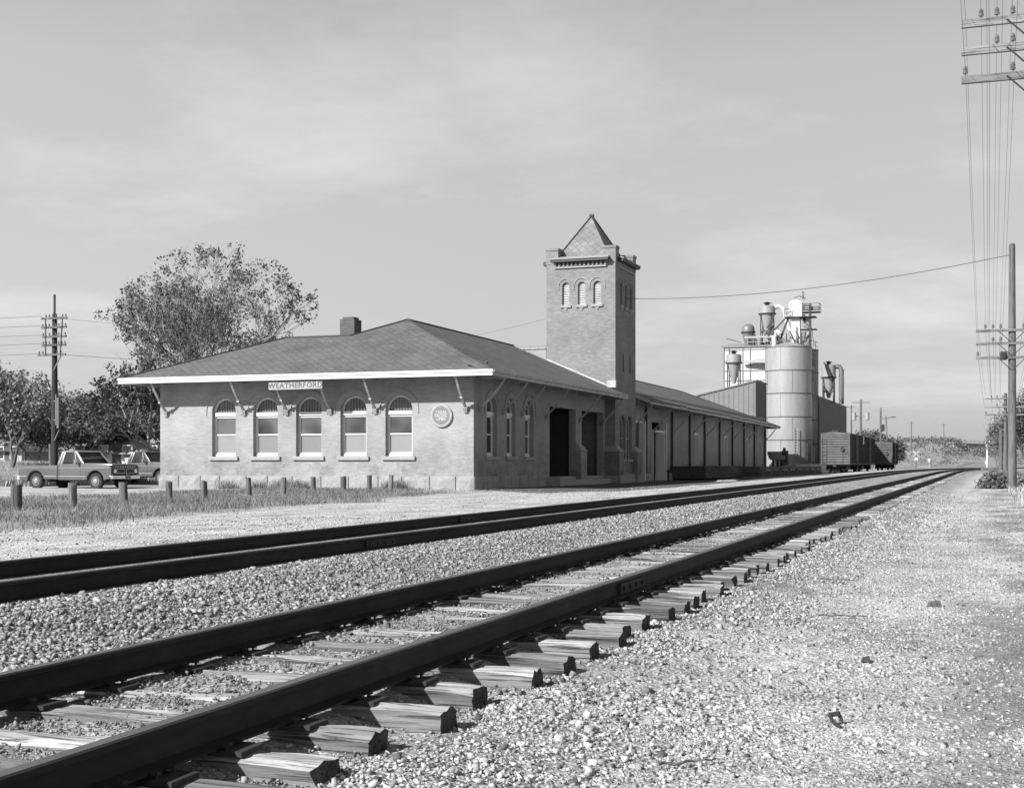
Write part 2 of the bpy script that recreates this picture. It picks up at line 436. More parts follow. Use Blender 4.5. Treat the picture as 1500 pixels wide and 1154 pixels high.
def ground_mat():
    m, t, b = nt('ground_surface')
    g = node(t, 'ShaderNodeNewGeometry'); P = g.outputs['Position']
    gr = node(t, 'ShaderNodeAttribute', attribute_name='grass').outputs['Fac']
    pv = node(t, 'ShaderNodeAttribute', attribute_name='pave').outputs['Fac']
    fi = node(t, 'ShaderNodeAttribute', attribute_name='field').outputs['Fac']
    mp = node(t, 'ShaderNodeMapping'); t.links.new(P, mp.inputs[0]); mp.inputs['Scale'].default_value = (1, 1, 0)
    def vor(scale):
        v = node(t, 'ShaderNodeTexVoronoi'); v.inputs['Scale'].default_value = scale; v.inputs['Randomness'].default_value = 1
        t.links.new(mp.outputs[0], v.inputs['Vector'])
        s = node(t, 'ShaderNodeSeparateColor'); t.links.new(v.outputs['Color'], s.inputs[0]); return s.outputs[0], v.outputs['Distance']
    c1, d1 = vor(28); c2, d2 = vor(55)
    big = nz(t, P, .5, 6, .6); mid = nz(t, P, 5, 6, .7)
    stone = mth(t, 'ADD', mth(t, 'MULTIPLY', rng_(t, c1, .22, .60, 0, 1), .55), mth(t, 'MULTIPLY', rng_(t, c2, .2, .62, 0, 1), .45))
    stone = mth(t, 'MULTIPLY', stone, rng_(t, d2, 1.2, .6, .1, .7))
    dr = node(t, 'ShaderNodeAttribute', attribute_name='drive').outputs['Fac']
    stone = mth(t, 'MULTIPLY', stone, mth(t, 'ADD', 1, mth(t, 'MULTIPLY', dr, .42)))
    stone = mth(t, 'MULTIPLY', stone, mth(t, 'MULTIPLY', rng_(t, big, .78, 1.15), rng_(t, mid, .72, 1.2)))
    rut = node(t, 'ShaderNodeMapping'); rut.inputs['Scale'].default_value = (1.5, .10, 1); t.links.new(P, rut.inputs[0])
    stone = mth(t, 'MULTIPLY', stone, rng_(t, nz(t, rut.outputs[0], 1.0, 5, .6), .80, 1.14))
    patch = rng_(t, nz(t, P, .9, 5, .65), .68, 1.06, .36, .5)
    stone = mth(t, 'MULTIPLY', stone, patch)
    grass = mth(t, 'MULTIPLY', rng_(t, mid, .12, .30), rng_(t, big, .8, 1.2))
    pave = mth(t, 'MULTIPLY', rng_(t, mid, .085, .14), rng_(t, big, .8, 1.2))
    field = mth(t, 'MULTIPLY', rng_(t, mid, .15, .32), rng_(t, big, .75, 1.2))
    def mix(a, bb, f):
        return mth(t, 'ADD', mth(t, 'MULTIPLY', a, mth(t, 'SUBTRACT', 1, f)), mth(t, 'MULTIPLY', bb, f))
    c = mix(stone, grass, gr); c = mix(c, field, fi); c = mix(c, pave, pv)
    setcol(t, b, c); b.inputs['Roughness'].default_value = .95; b.inputs['Specular IOR Level'].default_value = .1
    h = mth(t, 'ADD', mth(t, 'MULTIPLY', d1, -1.2), mth(t, 'MULTIPLY', d2, -.6))
    bump(t, b, h, .5, .02)
    return m
go = npmesh('ground', V, F, ground_mat(), kind='structure')
def vattr(o, n, a):
    at_ = o.data.attributes.new(n, 'FLOAT', 'POINT'); at_.data.foreach_set('value', a.astype(np.float32).ravel())
sm = strip_mask(XX, YY)*.85+right_mask(XX, YY)*.8
vattr(go, 'grass', np.clip(sm, 0, 1)); vattr(go, 'pave', pave_mask(XX, YY))
fieldm = np.maximum(sstep(-26, -30, XX+1.2*fbm(XX, YY, .5, 5))*sstep(54, 58, YY), sstep(-44, -52, XX))
fieldm = np.maximum(fieldm, sstep(125, 200, YY)*.6)
fieldm = np.maximum(fieldm, sstep(6, 12, XX)*.5)
vattr(go, 'field', np.clip(fieldm, 0, 1))
vattr(go, 'drive', np.clip(sstep(-8.85, -8.95, XX)+sstep(40, 60, YY)*sstep(-2, 0, XX)*.8+sstep(-2.6, -1.5, XX)*.75, 0, 1))
go.data.polygons.foreach_set('use_smooth', [True]*len(go.data.polygons))

# ------------------------------------------------------------------ stones
def hulls(n, seed):
    out = []; r = random.Random(seed)
    for _ in range(n):
        bm = bmesh.new()
        for k in range(8):
            d = Vector((r.gauss(0,1), r.gauss(0,1), r.gauss(0,1))).normalized()*(.72+.5*r.random())
            bm.verts.new((d.x, d.y*.85, d.z*.62))
        bmesh.ops.convex_hull(bm, input=bm.verts); bmesh.ops.delete(bm, geom=[v for v in bm.verts if not v.link_faces], context='VERTS')
        bmesh.ops.triangulate(bm, faces=bm.faces); bm.verts.ensure_lookup_table()
        out.append((np.array([v.co[:] for v in bm.verts]), np.array([[v.index for v in f.verts] for f in bm.faces]))); bm.free()
    return out
HU = hulls(10, 3)
def rotmats(n):
    q = rng.normal(size=(n, 4)); q /= np.linalg.norm(q, axis=1)[:, None]; w, x, y, z = q.T
    return np.stack([1-2*(y*y+z*z),2*(x*y-z*w),2*(x*z+y*w),2*(x*y+z*w),1-2*(x*x+z*z),2*(y*z-x*w),2*(x*z-y*w),2*(y*z+x*w),1-2*(x*x+y*y)], 1).reshape(n,3,3)
def scatter_stones(name, X, Y, Z, size, tone):
    Vs = []; Fs = []; Ts = []; o = 0; pick = rng.integers(0, len(HU), len(X))
    for k, (hv, hf) in enumerate(HU):
        s = pick == k; n = s.sum()
        if not n: continue
        R = rotmats(n); sc = size[s][:, None, None]*rng.uniform(.75, 1.25, (n, 1, 3))
        v = np.einsum('nij,nvj->nvi', R, hv[None]*sc)
        v[:, :, 2] *= .8
        v += np.stack([X[s], Y[s], Z[s]], 1)[:, None]
        Vs.append(v.reshape(-1, 3)); Fs.append((hf[None]+(np.arange(n)*len(hv))[:, None, None]+o).reshape(-1, 3))
        Ts.append(np.repeat(tone[s], len(hf))); o += n*len(hv)
    return npmesh(name, np.concatenate(Vs), np.concatenate(Fs), M['stones'], np.concatenate(Ts), 'stuff')
def ring_points(z0, z1, dens, x0=-200, x1=200):
    """random points inside the part of the ground a wide view would take in"""
    t0, t1 = -.45, .45
    A = (z1*z1-z0*z0)*.5*(t1-t0); n = int(A*dens)
    z = np.sqrt(rng.uniform(z0*z0, z1*z1, n)); xc = rng.uniform(t0, t1, n)*z
    X = xc*C_-z*S_; Y = xc*S_+z*C_
    k = (X > x0) & (X < x1); return X[k], Y[k]
PX, PY, PS = [], [], []
for z0, z1, d, s0, s1 in ((3.6, 7.5, 2200, .009, .026), (7.5, 13, 1100, .011, .030), (13, 24, 560, .014, .036), (24, 60, 150, .022, .05)):
    X, Y = ring_points(z0, z1, d, -7.15, 9)
    PX.append(X); PY.append(Y); PS.append(rng.uniform(0, 1, len(X))**2.2*(s1-s0)+s0)
X, Y = ring_points(3.6, 13, 60, -7.15, 9); PX.append(X); PY.append(Y); PS.append(rng.uniform(.028, .05, len(X)))
PX = np.concatenate(PX); PY = np.concatenate(PY); PS = np.concatenate(PS)
# keep clear of rails; thin out in the cribs and in the fine dirt to the right
def near_rail(X): return np.min(np.abs(X[:, None]-np.array([-3.20,-4.705,-7.36,-8.87])[None]), 1)
keep = near_rail(PX) > .085
crib = (PX > -5.25) & (PX < -2.7)
keep &= ~(crib & (rng.random(len(PX)) > .7))
keep &= ~((PX > -5.2) & (PX < -2.75) & (np.abs(PX+3.2) < .2) & (rng.random(len(PX)) > .3))
fine = sstep(-2.2, -.5, PX+1.5*(fbm(PX, PY, .6, 77)-.5))
keep &= rng.random(len(PX)) > fine*.12*(.6+.9*fbm(PX, PY, .9, 78))
keep &= (rng.random(len(PX)) > .75*sstep(.5, .66, fbm(PX, PY, 1.3, 79))) | (PX < -3)
PD = depth(PX, PY); keep &= rng.random(len(PX)) > np.clip((PD-30)/30, 0, 1)
keep &= rng.random(len(PX)) > right_mask(PX, PY)*.6
PX, PY, PS, fine = PX[keep], PY[keep], PS[keep], fine[keep]
crib = (PX > -5.25) & (PX < -2.7)
midb = (PX < -5.25)
PS = PS*(.97-.20*fine)*np.where(crib, .75, 1)*np.where(midb, 1.15, 1)
PZ = ground_z(PX, PY)+PS*(.12-.10*fine)
PZ = np.where(crib, PZ+rng.uniform(-.01, .02, len(PX)), PZ)
tone = rng.beta(1.7, 1.5, len(PX)); tone = np.where(midb, tone*.72, tone); tone = np.where(fine > .5, .22+.7*tone, tone); tone=np.where(crib, tone*.6, tone); tone = tone*(.62+.62*fbm(PX, PY, .8, 80)); tone = np.where(rng.random(len(PX)) < .06, .02, tone)
scatter_stones('ballast_stones', PX, PY, PZ, PS, tone)
# loose stones strewn over the packed gravel drive
DX, DY = [], []
for z0, z1, d in ((10, 24, 60), (24, 62, 9)):
    X, Y = ring_points(z0, z1, d, -24, -9.05); DX.append(X); DY.append(Y)
DX = np.concatenate(DX); DY = np.concatenate(DY); k = (DY < 53.5) & (rng.random(len(DX)) < .25+1.1*fbm(DX, DY, .7, 91)) & (strip_mask(DX, DY) < .4); DX, DY = DX[k], DY[k]
dtn = np.where(rng.random(len(DX)) < .3, .03, .35+.6*rng.random(len(DX)))
scatter_stones('drive_stones', DX, DY, ground_z(DX, DY)+.002, rng.uniform(.008, .028, len(DX)), dtn)

# ------------------------------------------------------------------ ties
TL, TW, THK = 2.62, .23, .17
def tie_mesh(seed, broken=False):
    r = random.Random(seed)
    nx_, ny_ = 26, 5
    prof = []   # cross-section loop (y,z)
    for k in range(6): prof.append((-TW/2+TW*k/5, 0))
    for k in range(1, 5): prof.append((TW/2, -THK*k/4))
    for k in range(1, 6): prof.append((TW/2-TW*k/5, -THK))
    for k in range(1, 4): prof.append((-TW/2, -THK+THK*k/4))
    v = []; f = []; mi = []; n = len(prof); so = r.random()*100
    w = 1+r.uniform(-.1, .1)
    for i in range(nx_+1):
        x = -TL/2+TL*i/nx_
        endf = max(0, 1-min(x+TL/2, TL/2-x)/.22)
        for (y, z) in prof:
            dy = noise.noise(Vector((x*2, y*9+so, z*9)))*.009+noise.noise(Vector((x*.9, so, 3)))*.02
            dz = noise.noise(Vector((x*2.5+so, y*22, z*5)))*.02+noise.noise(Vector((x*.8, y*3, so)))*.016
            if z > -.01:
                dz -= abs(noise.noise(Vector((x*1.1+so, y*38, 1.7))))*.016
                edge = abs(y)/(TW/2)
                dz -= edge**6*(.004+.02*abs(noise.noise(Vector((x*2.3, so, y*5)))))
            dx = noise.noise(Vector((so, y*16, z*16)))*.012*endf
            if endf > 0:
                dz -= endf*.012*abs(y)/(TW/2) if z > -.02 else 0
                if broken: dx -= math.copysign(1, x)*endf*.03*abs(noise.noise(Vector((so, y*12, z*10))))
            v.append((x+dx, (y+dy)*w, z+dz))
    for i in range(nx_):
        for k in range(n):
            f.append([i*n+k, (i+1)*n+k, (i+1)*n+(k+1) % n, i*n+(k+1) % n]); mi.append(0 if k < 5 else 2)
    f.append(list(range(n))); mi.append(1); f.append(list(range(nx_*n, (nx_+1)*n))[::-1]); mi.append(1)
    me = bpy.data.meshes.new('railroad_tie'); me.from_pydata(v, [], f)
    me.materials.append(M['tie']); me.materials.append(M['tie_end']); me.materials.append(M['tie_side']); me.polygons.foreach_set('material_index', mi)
    bm = bmesh.new(); bm.from_mesh(me); bmesh.ops.recalc_face_normals(bm, faces=bm.faces); bm.to_mesh(me); bm.free()
    me.polygons.foreach_set('use_smooth', [True]*len(me.polygons)); me.set_sharp_from_angle(angle=radians(50))
    return me
tie_vars = [tie_mesh(k, k % 3 == 0) for k in range(14)]
pm = MB()
pm.box(-.19, .19, -.095, .095, .002, .016)
pm.box(-.19, -.085, -.095, .095, .016, .024); pm.box(.085, .19, -.095, .095, .016, .024)
for sx in (-1, 1):
    for sy in (-.055, .055):
        pm.lathe(sx*.095, sy*sx, [(.009, .01), (.009, .04)], 6); pm.box(sx*.095-.02, sx*.095+.014, sy*sx-.016, sy*sx+.016, .038, .052)
plate = pm.build('tie_plate', M['iron']); plate_me = plate.data; bpy.data.objects.remove(plate)
near_lab = ['splintered grey tie with a ragged end at the bottom edge of the picture',
 'thick pale tie with a split squared end, second from the bottom edge',
 'pale tie with a knot hole in its top, third exposed end from the bottom edge',
 'square cut dark ended tie, fourth exposed end from the bottom edge',
 'pale tie with a clean rectangular end, fifth exposed end from the bottom edge',
 'narrow tie with a chipped end, sixth exposed end from the bottom edge',
 'flat topped tie with a straight cut end, seventh exposed end from the bottom edge',
 'low tie with a rounded worn end, eighth exposed end from the bottom edge']
ends = [3.75, 4.25, 4.62, 5.10, 5.72, 6.38, 7.1, 7.80, 8.44, 9.1, 9.66]
y = 9.66; tys = list(ends)
while y < 150:
    y += .56+random.uniform(-.07, .07); tys.append(y)
for i, ty in enumerate(tys):
    me = tie_vars[i % 14] if i < 14 else random.choice(tie_vars)
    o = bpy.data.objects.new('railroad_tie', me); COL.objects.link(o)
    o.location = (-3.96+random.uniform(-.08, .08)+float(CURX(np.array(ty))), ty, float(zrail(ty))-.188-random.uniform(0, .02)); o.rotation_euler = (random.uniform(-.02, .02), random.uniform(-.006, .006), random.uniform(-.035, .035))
    if i % 2: o.rotation_euler.z += pi
    if 2 <= i < 10: lab = near_lab[i-2]
    else: lab = 'weathered wooden tie under the near main track, one of the long unmarked row'
    tag(o, lab, 'railroad tie', 'ties under the main track')
    if i < 34:
        for rx in (-3.20, -4.705):
            p = bpy.data.objects.new('tie_plate', plate_me); COL.objects.link(p); p.parent = o
            s = -1 if i % 2 else 1
            p.location = ((rx-o.location.x)*s, 0, 0)
# half buried ties of the siding, seen only as ends near the left edge
for i in range(12):
    o = bpy.data.objects.new('siding_tie', random.choice(tie_vars)); COL.objects.link(o); yy = 6.3+i*.75
    o.location = (-8.1, yy, float(zside(yy))-.178); o.rotation_euler = (0, 0, random.uniform(-.02, .02))
    tag(o, 'half buried wooden tie under the siding nearest the depot', 'railroad tie', 'ties under the siding')

# ------------------------------------------------------------------ rails
RP = [(-.07, 0), (.07, 0), (.07, .011), (.012, .028), (.009, .1), (.012, .128), (.035, .136), (.0365, .162), (.030, .171), (-.030, .171), (-.0365, .162), (-.035, .136), (-.012, .128), (-.009, .1), (-.012, .028), (-.07, .011)]
def rail(x0, zf, y0, y1, label, joints=(), curve=True, grp='rails of the tracks', mats=None):
    root = thing('track_rail', (x0, y0, float(zf(y0))-.171), label, 'rail', grp)
    mb = MB(off=root.location); rings = []
    Y = [y0]; 
    while Y[-1] < y1: Y.append(min(y1, Y[-1]+(4 if Y[-1] < 140 else 8)))
    for yy in Y:
        xx = x0+(float(CURX(np.array(yy))) if curve else 0)
        rings.append([mb.p(xx+u, yy, float(zf(yy))-.171+w) for u, w in RP])
    n = len(RP)
    for a, b in zip(rings, rings[1:]):
        for k in range(n):
            mb.f.append([a[k], b[k], b[(k+1) % n], a[(k+1) % n]]); mb.mi.append(1 if k in (7, 8, 9) else 0)
    mb.f.append(rings[0]); mb.mi.append(0); mb.f.append(rings[-1][::-1]); mb.mi.append(0)
    mb.build('rail_bar', [M['rail'], M['railtop']], root)
    for j in joints:
        jb = MB(off=root.location); zb = float(zf(j))-.171
        for s in (-1, 1):
            jb.box(x0+s*.012, x0+s*.04, j-.42, j+.42, zb+.03, zb+.125)
            for k in range(4): jb.lathe(zb+.078, 0, [(0.001, 0)], 3) if 0 else jb.box(x0+s*.04, x0+s*.062, j-.33+k*.22-.018, j-.33+k*.22+.018, zb+.06, zb+.096)
        jb.build('joint_bar', M['iron'], root)
    return root
rail(-3.20, zrail, 1.5, 400, 'nearest steel rail of the main track crossing the bottom left corner', (12.2,))
rail(-4.705, zrail, 1.5, 400, 'far rail of the main track, behind the row of exposed ties', (31.0,))
rail(-7.36, zside, 1.5, 260, 'near rail of the siding beside the dark ballast between the tracks', (15.6,))
rail(-8.87, zside, 1.5, 260, 'far rail of the siding bordering the pale gravel drive', (22.5,))
for x, w in ((-16.95, 'left'), (-15.45, 'right')):
    rail(x, lambda y: .05, 96, 262, f'{w} hand rail of the spur under the parked boxcars', curve=False, grp='rails of the boxcar spur') if 0 else rail(x, lambda y: .05, 96, 262, f'{"depot side" if w=="left" else "open side"} rail of the spur under the parked boxcars', curve=False, grp='rails of the boxcar spur')

# ------------------------------------------------------------------ depot
XW, YW = -21.03, 54.08; XL = -36.77; G0 = -.3
EX, EY, EZ, SL = -19.70, 52.75, 4.95, .436
depot = thing('train_station', (XW, YW, 0), 'single storey buff brick depot with hipped shingle roof and square tower', 'station')
off = depot.location
TF = lambda u, d, w: (u, YW-d, w)             # front wall
TR = lambda u, d, w: (XW+d, u, w)             # track side wall
WT = 5.42
fw = [(-33.97,-32.72), (-31.81,-30.54), (-29.61,-28.32), (-27.39,-26.11), (-25.19,-23.89)]
rw = [(55.68,57.0), (58.25,59.5), (60.85,62.1)]
def wallpart(T, outline, holes, th, name, mat, parent, off):
    mb = MB(off=off, T=T); mb.wall(outline, holes, 0, -th); return mb.build(name, mat, parent)
wallpart(TF, rect(XL, XW, G0, WT), [arch(a, b, 1.36, 4.04) for a, b in fw], .38, 'front_wall', M['brick'], depot, off)
porch = [(64.6, 69.1), (70.2, 74.5)]
wallpart(TR, rect(YW+.38, 74.9, G0, WT), [arch(a, b, 1.36, 4.04) for a, b in rw]+[rect(a, b, .38, 3.92) for a, b in porch], .38, 'side_wall', M['brick'], depot, off)
mb = MB(off=off)
mb.box(XL, XL+.38, YW+.38, 61.1, G0, WT); mb.box(XL+.38, -32.2, 60.72, 61.1, G0, WT); mb.box(-32.2, -31.82, 61.1, 75, G0, WT)
mb.build('rear_wall', M['brick'], depot)
# porch recess
mb = MB(off=off)
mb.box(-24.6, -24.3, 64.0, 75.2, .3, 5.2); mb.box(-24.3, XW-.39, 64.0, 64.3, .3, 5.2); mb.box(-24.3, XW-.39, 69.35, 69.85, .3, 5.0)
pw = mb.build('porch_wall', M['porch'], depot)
mb = MB(off=off); mb.box(-24.3, XW+.02, 64.3, 74.88, .0, .36); mb.box(XW+.02, XW+.5, 64.9, 74.4, G0, .2); mb.box(-24.3, XW-.4, 64.3, 74.88, 4.3, 4.4)
mb.build('porch_floor', M['sill'], depot)
mb = MB(off=off); mb.box(-24.29, -24.22, 71.2, 73.0, .37, 3.3); mb.box(-24.22, -24.18, 71.35, 71.5, .37, 3.2); mb.box(-24.22, -24.18, 72.7, 72.85, .37, 3.2); mb.box(-24.22, -24.18, 71.35, 72.85, 2.5, 2.65); mb.box(-24.22, -24.18, 71.5, 72.7, 1.3, 1.4)
d = mb.build('porch_door', M['trim'], depot)
mb = MB(off=off); mb.box(-24.2, -24.185, 71.55, 72.68, 1.42, 2.48); mb.build('pane', M['glass'], d)
# pier between the openings: wide foot and stone cap
mb = MB(off=off); mb.box(XW, XW+.3, 69.1, 70.2, G0, 1.72); mb.build('porch_pier', M['brick'], depot)
mb = MB(off=off)
mb.hexa([(XW+.001,69.05,1.72),(XW+.35,69.05,1.72),(XW+.35,70.25,1.72),(XW+.001,70.25,1.72),(XW+.001,69.3,2.08),(XW+.08,69.3,2.08),(XW+.08,70.0,2.08),(XW+.001,70.0,2.08)])
mb.build('pier_cap', M['sill'], depot)
# foundation: rock faced blocks
def foundation(T, u0, u1, z1, name, skip=()):
    mb = MB(off=off, T=T); mb.box(u0, u1, .0, .035, G0, z1-.02); mb.cur = 1
    u = u0; r = random.Random(name)
    while u < u1-.05:
        L = min(r.uniform(1.0, 1.45), u1-u)
        if u1-(u+L) < .5: L = u1-u
        if not any(a < (u+L/2) < b for a, b in skip):
            n = 5; g = .022
            grid = []
            for i in range(n+1):
                row = []
                for j in range(5):
                    uu = u+g+(L-2*g)*i/n; ww = G0+.001+(z1-G0)*j/4
                    e = 0 if i in (0, n) or j == 4 else 1
                    row.append(mb.p(uu, .065+e*(.035+.03*r.random()), ww-.0))
                grid.append(row)
            for i in range(n):
                for j in range(4):
                    mb.f.append([grid[i][j], grid[i+1][j], grid[i+1][j+1], grid[i][j+1]]); mb.mi.append(1)
            def side(ids):
                for a, b in zip(ids, ids[1:]):
                    va, vb = mb.v[a], mb.v[b]
                    def back(v):
                        w = Vector(v)+Vector(off)
                        # push back onto the wall plane
                        if T is TF: w.y = YW-.001
                        else: w.x = XW+.001
                        mb.v.append(tuple(w-Vector(off))); return len(mb.v)-1
                    mb.f.append([a, b, back(vb), back(va)]); mb.mi.append(1)
            side([grid[i][4] for i in range(n+1)]); side([grid[0][j] for j in range(5)]); side([grid[n][j] for j in range(5)])
        u += L
    return mb.build(name, [M['mortar'], M['stone']], depot, recalc=False)
foundation(TF, XL-.06, XW+.06, .48, 'foundation')
foundation(TR, YW-.06, 64.3, .48, 'foundation')
mb = MB(off=off); mb.box(XW, XW+.75, 64.0, 64.85, G0, .38); mb.build('step_block', M['sill'], depot)

# windows
def hood(mb, c, r, sp, n=20, drop=.16, t=.05, d=.035):
    pts = [(c+r, sp-drop)]+[(c+r*cos(pi*k/n), sp+r*sin(pi*k/n)) for k in range(n+1)]+[(c-r, sp-drop)]
    q = [(c+(r+t), sp-drop)]+[(c+(r+t)*cos(pi*k/n), sp+(r+t)*sin(pi*k/n)) for k in range(n+1)]+[(c-(r+t), sp-drop)]
    for k in range(len(pts)-1):
        (a0, b0), (a1, b1), (e0, f0), (e1, f1) = pts[k], pts[k+1], q[k], q[k+1]
        mb.hexa([(a0,0.001,b0),(e0,0.001,f0),(e0,d,f0),(a0,d,b0),(a1,0.001,b1),(e1,0.001,f1),(e1,d,f1),(a1,d,b1)])
def ring(mb, c, r0, r1, sp, d0, d1, n=18):
    for k in range(n):
        a, b = pi*k/n, pi*(k+1)/n
        P = [(c+r0*cos(a), d0, sp+r0*sin(a)), (c+r1*cos(a), d0, sp+r1*sin(a)), (c+r1*cos(a), d1, sp+r1*sin(a)), (c+r0*cos(a), d1, sp+r0*sin(a)),
             (c+r0*cos(b), d0, sp+r0*sin(b)), (c+r1*cos(b), d0, sp+r1*sin(b)), (c+r1*cos(b), d1, sp+r1*sin(b)), (c+r0*cos(b), d1, sp+r0*sin(b))]
        mb.hexa(P)
def window(T, a, b, w0, wt, parent, off, blind=True, rec=.22):
    r = (b-a)/2; c = (a+b)/2; sp = wt-r; f = .085; d0, d1 = -rec-.08, -rec
    mb = MB(off=off, T=T)
    mb.box(a, a+f, d0, d1, w0, sp); mb.box(b-f, b, d0, d1, w0, sp); ring(mb, c, r-f, r, sp, d0, d1)
    mb.box(a+f, b-f, d0, d1+.07, sp-.20, sp-.04)            # transom
    mb.box(a+f, b-f, d0+.02, d1-.005, sp-.29, sp-.20)
    mb.box(a+f, b-f, d0, d1+.05, w0, w0+.10); mb.box(a+f, b-f, d0+.01, d1+.0, w0+.1, w0+.17)
    mid = (w0+sp-.2)/2+.06
    mb.box(a+f, b-f, d0+.02, d1-.01, mid-.03, mid+.035)
    mb.box(a+f, a+f+.045, d0+.03, d1-.02, w0+.17, sp-.29); mb.box(b-f-.045, b-f, d0+.03, d1-.02, w0+.17, sp-.29)
    fr = mb.build('window', M['white'], parent)
    mb = MB(off=off, T=T); n = 7
    for k in range(1, n+1):
        x = a+f+(b-a-2*f)*k/(n+1); h = sqrt(max(0, (r-f)**2-(x-c)**2))
        mb.box(x-.014, x+.014, d0+.035, d0+.06, sp-.05, sp+h)
    mb.build('fanlight_bars', M['bar'], fr)
    def pane(z0, z1, dd, m, nm):
        q = MB(off=off, T=T); q.box(a+f+.02, b-f-.02, dd-.008, dd, z0, z1); q.build(nm, m, fr)
    pane(mid, sp-.28, d0+.03, M['glass'], 'upper_pane')
    if blind: pane(w0+.12, mid-.02, d0+.026, M['blind'] if int(a*10) % 2 else M['blind2'], 'blind')
    else: pane(w0+.12, mid-.02, d0+.026, M['glass'], 'lower_pane')
    q = MB(off=off, T=T); q.wall(arch(a+f*.6, b-f*.6, sp-.06, wt-f*.6), [], d0+.03, d0+.022); q.build('fanlight_pane', M['glass'], fr)
    q = MB(off=off, T=T); q.box(a-.14, b+.14, -rec-.02, .10, w0-.17, w0); s = q.build('sill', M['sill'], fr, bevel=.012)
    q = MB(off=off, T=T); hood(q, c, .90, sp); q.build('hood_mould', M['brick'], fr)
for a, b in fw: window(TF, a, b, 1.36, 4.04, depot, off)
for a, b in rw: window(TR, a, b, 1.36, 4.04, depot, off, False)
# dark rooms behind the windows
# brackets under the eaves
def bracket(T, u, top=4.74, reach=1.18, parent=None, off_=None, foot=3.3):
    mb = MB(off=off_ or off, T=T)
    n = 8
    P = [(.05+reach*k/n+.05*sin(pi*k/n), foot+.14+(top-foot-.14)*k/n-.05*sin(pi*k/n)) for k in range(n+1)]
    for k in range(n):
        (d0, w0), (d1, w1) = P[k], P[k+1]; t = .055
        mb.hexa([(u-.05,d0,w0-t),(u+.05,d0,w0-t),(u+.05,d0,w0+t),(u-.05,d0,w0+t),(u-.05,d1,w1-t),(u+.05,d1,w1-t),(u+.05,d1,w1+t),(u-.05,d1,w1+t)])
    mb.hexa([(u-.07,.0,top-.06),(u+.07,.0,top-.06),(u+.07,.0,top+.06),(u-.07,.0,top+.06),(u-.07,reach+.1,top-.06),(u+.07,reach+.1,top-.06),(u+.07,reach+.1,top+.06),(u-.07,reach+.1,top+.06)])
    m = (P[3][0], P[3][1]); mb.box(u-.055, u+.055, m[0]-.05, m[0]+.06, m[1]-.07, m[1]+.06)
    b = mb.build('eave_bracket', M['bracket'], parent or depot)
    q = MB(off=off_ or off, T=T)
    for k in range(3): q.box(u-.11+.015*k, u+.11-.015*k, .001, .16-.04*k, foot+.08-.08*k, foot+.145-.08*k)
    q.build('corbel', M['brick'], b)
for u in (-36.42, -32.26, -30.06, -27.87, -25.66, -21.38): bracket(TF, u)
for u in (54.75, 57.69, 60.29, 63.94, 69.70, 74.35): bracket(TR, u)

# roof
def roofface(mb, pts, e0, e1):
    """pts in order; e0->e1 gives the eave direction for the shingle layout"""
    e0 = Vector(e0); e = (Vector(e1)-e0).normalized(); p = [Vector(q) for q in pts]
    n = (p[1]-p[0]).cross(p[2]-p[1]).normalized(); up = n.cross(e).normalized()
    mb.face(pts, [((q-e0).dot(e), (q-e0).dot(up)) for q in p])
YB = 74.9
pk = (-26.62, 59.67, 7.967); j1 = (-28.655, 57.635, 7.08); j2 = (-32.1, 57.635, 7.08)
c1 = (-38.1, EY, EZ); c2 = (EX, EY, EZ); c3 = (EX, YB, EZ); c4 = (-26.62, YB, 7.967); c5 = (-33.54, YB, EZ); c6 = (-33.54, 62.52, EZ); c7 = (-38.1, 62.52, EZ)
mb = MB(off=off)
roofface(mb, [c1, c2, pk, j1, j2], c1, c2)
roofface(mb, [c2, c3, c4, pk], c2, c3)
roofface(mb, [c4, c5, c6, j1, pk], c5, c6)
roofface(mb, [j1, c6, c7, j2], c6, c7)
roofface(mb, [c1, j2, c7], c7, c1)
rf = mb.build('roof', M['shingle'], depot, recalc=False)
lo = lambda q, h=.13: (q[0], q[1], q[2]-h)
mb = MB(off=off)
for P in ([c1, c2, pk, j1, j2], [c2, c3, c4, pk], [c4, c5, c6, j1, pk], [j1, c6, c7, j2], [c1, j2, c7]):
    mb.face([lo(q) for q in P][::-1])
# rafters under the soffit
for k in range(30):
    x = c1[0]+.3+k*.62
    if x < EX-.2: mb.bar((x, EY+.03, EZ-.17), (x, YW+.1, EZ-.17+SL*1.4), .06, .1)
for k in range(36):
    yv = EY+.3+k*.62
    if yv < YB-.2: mb.bar((EX-.03, yv, EZ-.17), (XW-.1, yv, EZ-.17+SL*1.4), .06, .1)
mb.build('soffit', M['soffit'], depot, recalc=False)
mb = MB(off=off)
mb.box(c1[0]-.03, EX+.03, EY-.03, EY+.01, EZ-.235, EZ-.045)
mb.box(c1[0]-.06, EX+.06, EY-.07, EY-.031, EZ-.085, EZ+.02)
mb.box(c1[0]-.03, c1[0]+.01, EY+.011, 62.5, EZ-.235, EZ-.0)
mb.build('fascia', M['white'], depot)
mb = MB(off=off)
mb.box(EX-.01, EX+.03, EY+.011, YB-.02, EZ-.235, EZ-.06)
mb.build('fascia', M['white_worn'], depot)
mb = MB(off=off)
gp = [(EX+.032, EZ-.07), (EX+.05, EZ-.1), (EX+.1, EZ-.1), (EX+.13, EZ-.05), (EX+.13, EZ+.01), (EX+.12, EZ+.01), (EX+.11, EZ-.06), (EX+.04, EZ-.06), (EX+.035, EZ+.0)]
mb.prism(gp, EY-.05, YB-.4, 'xz')
mb.build('gutter', M['white_worn'], depot)
mb = MB(off=off)
def rid(a, b, r=.055): mb.bar((a[0], a[1], a[2]+.02), (b[0], b[1], b[2]+.02), r*2.2, r)
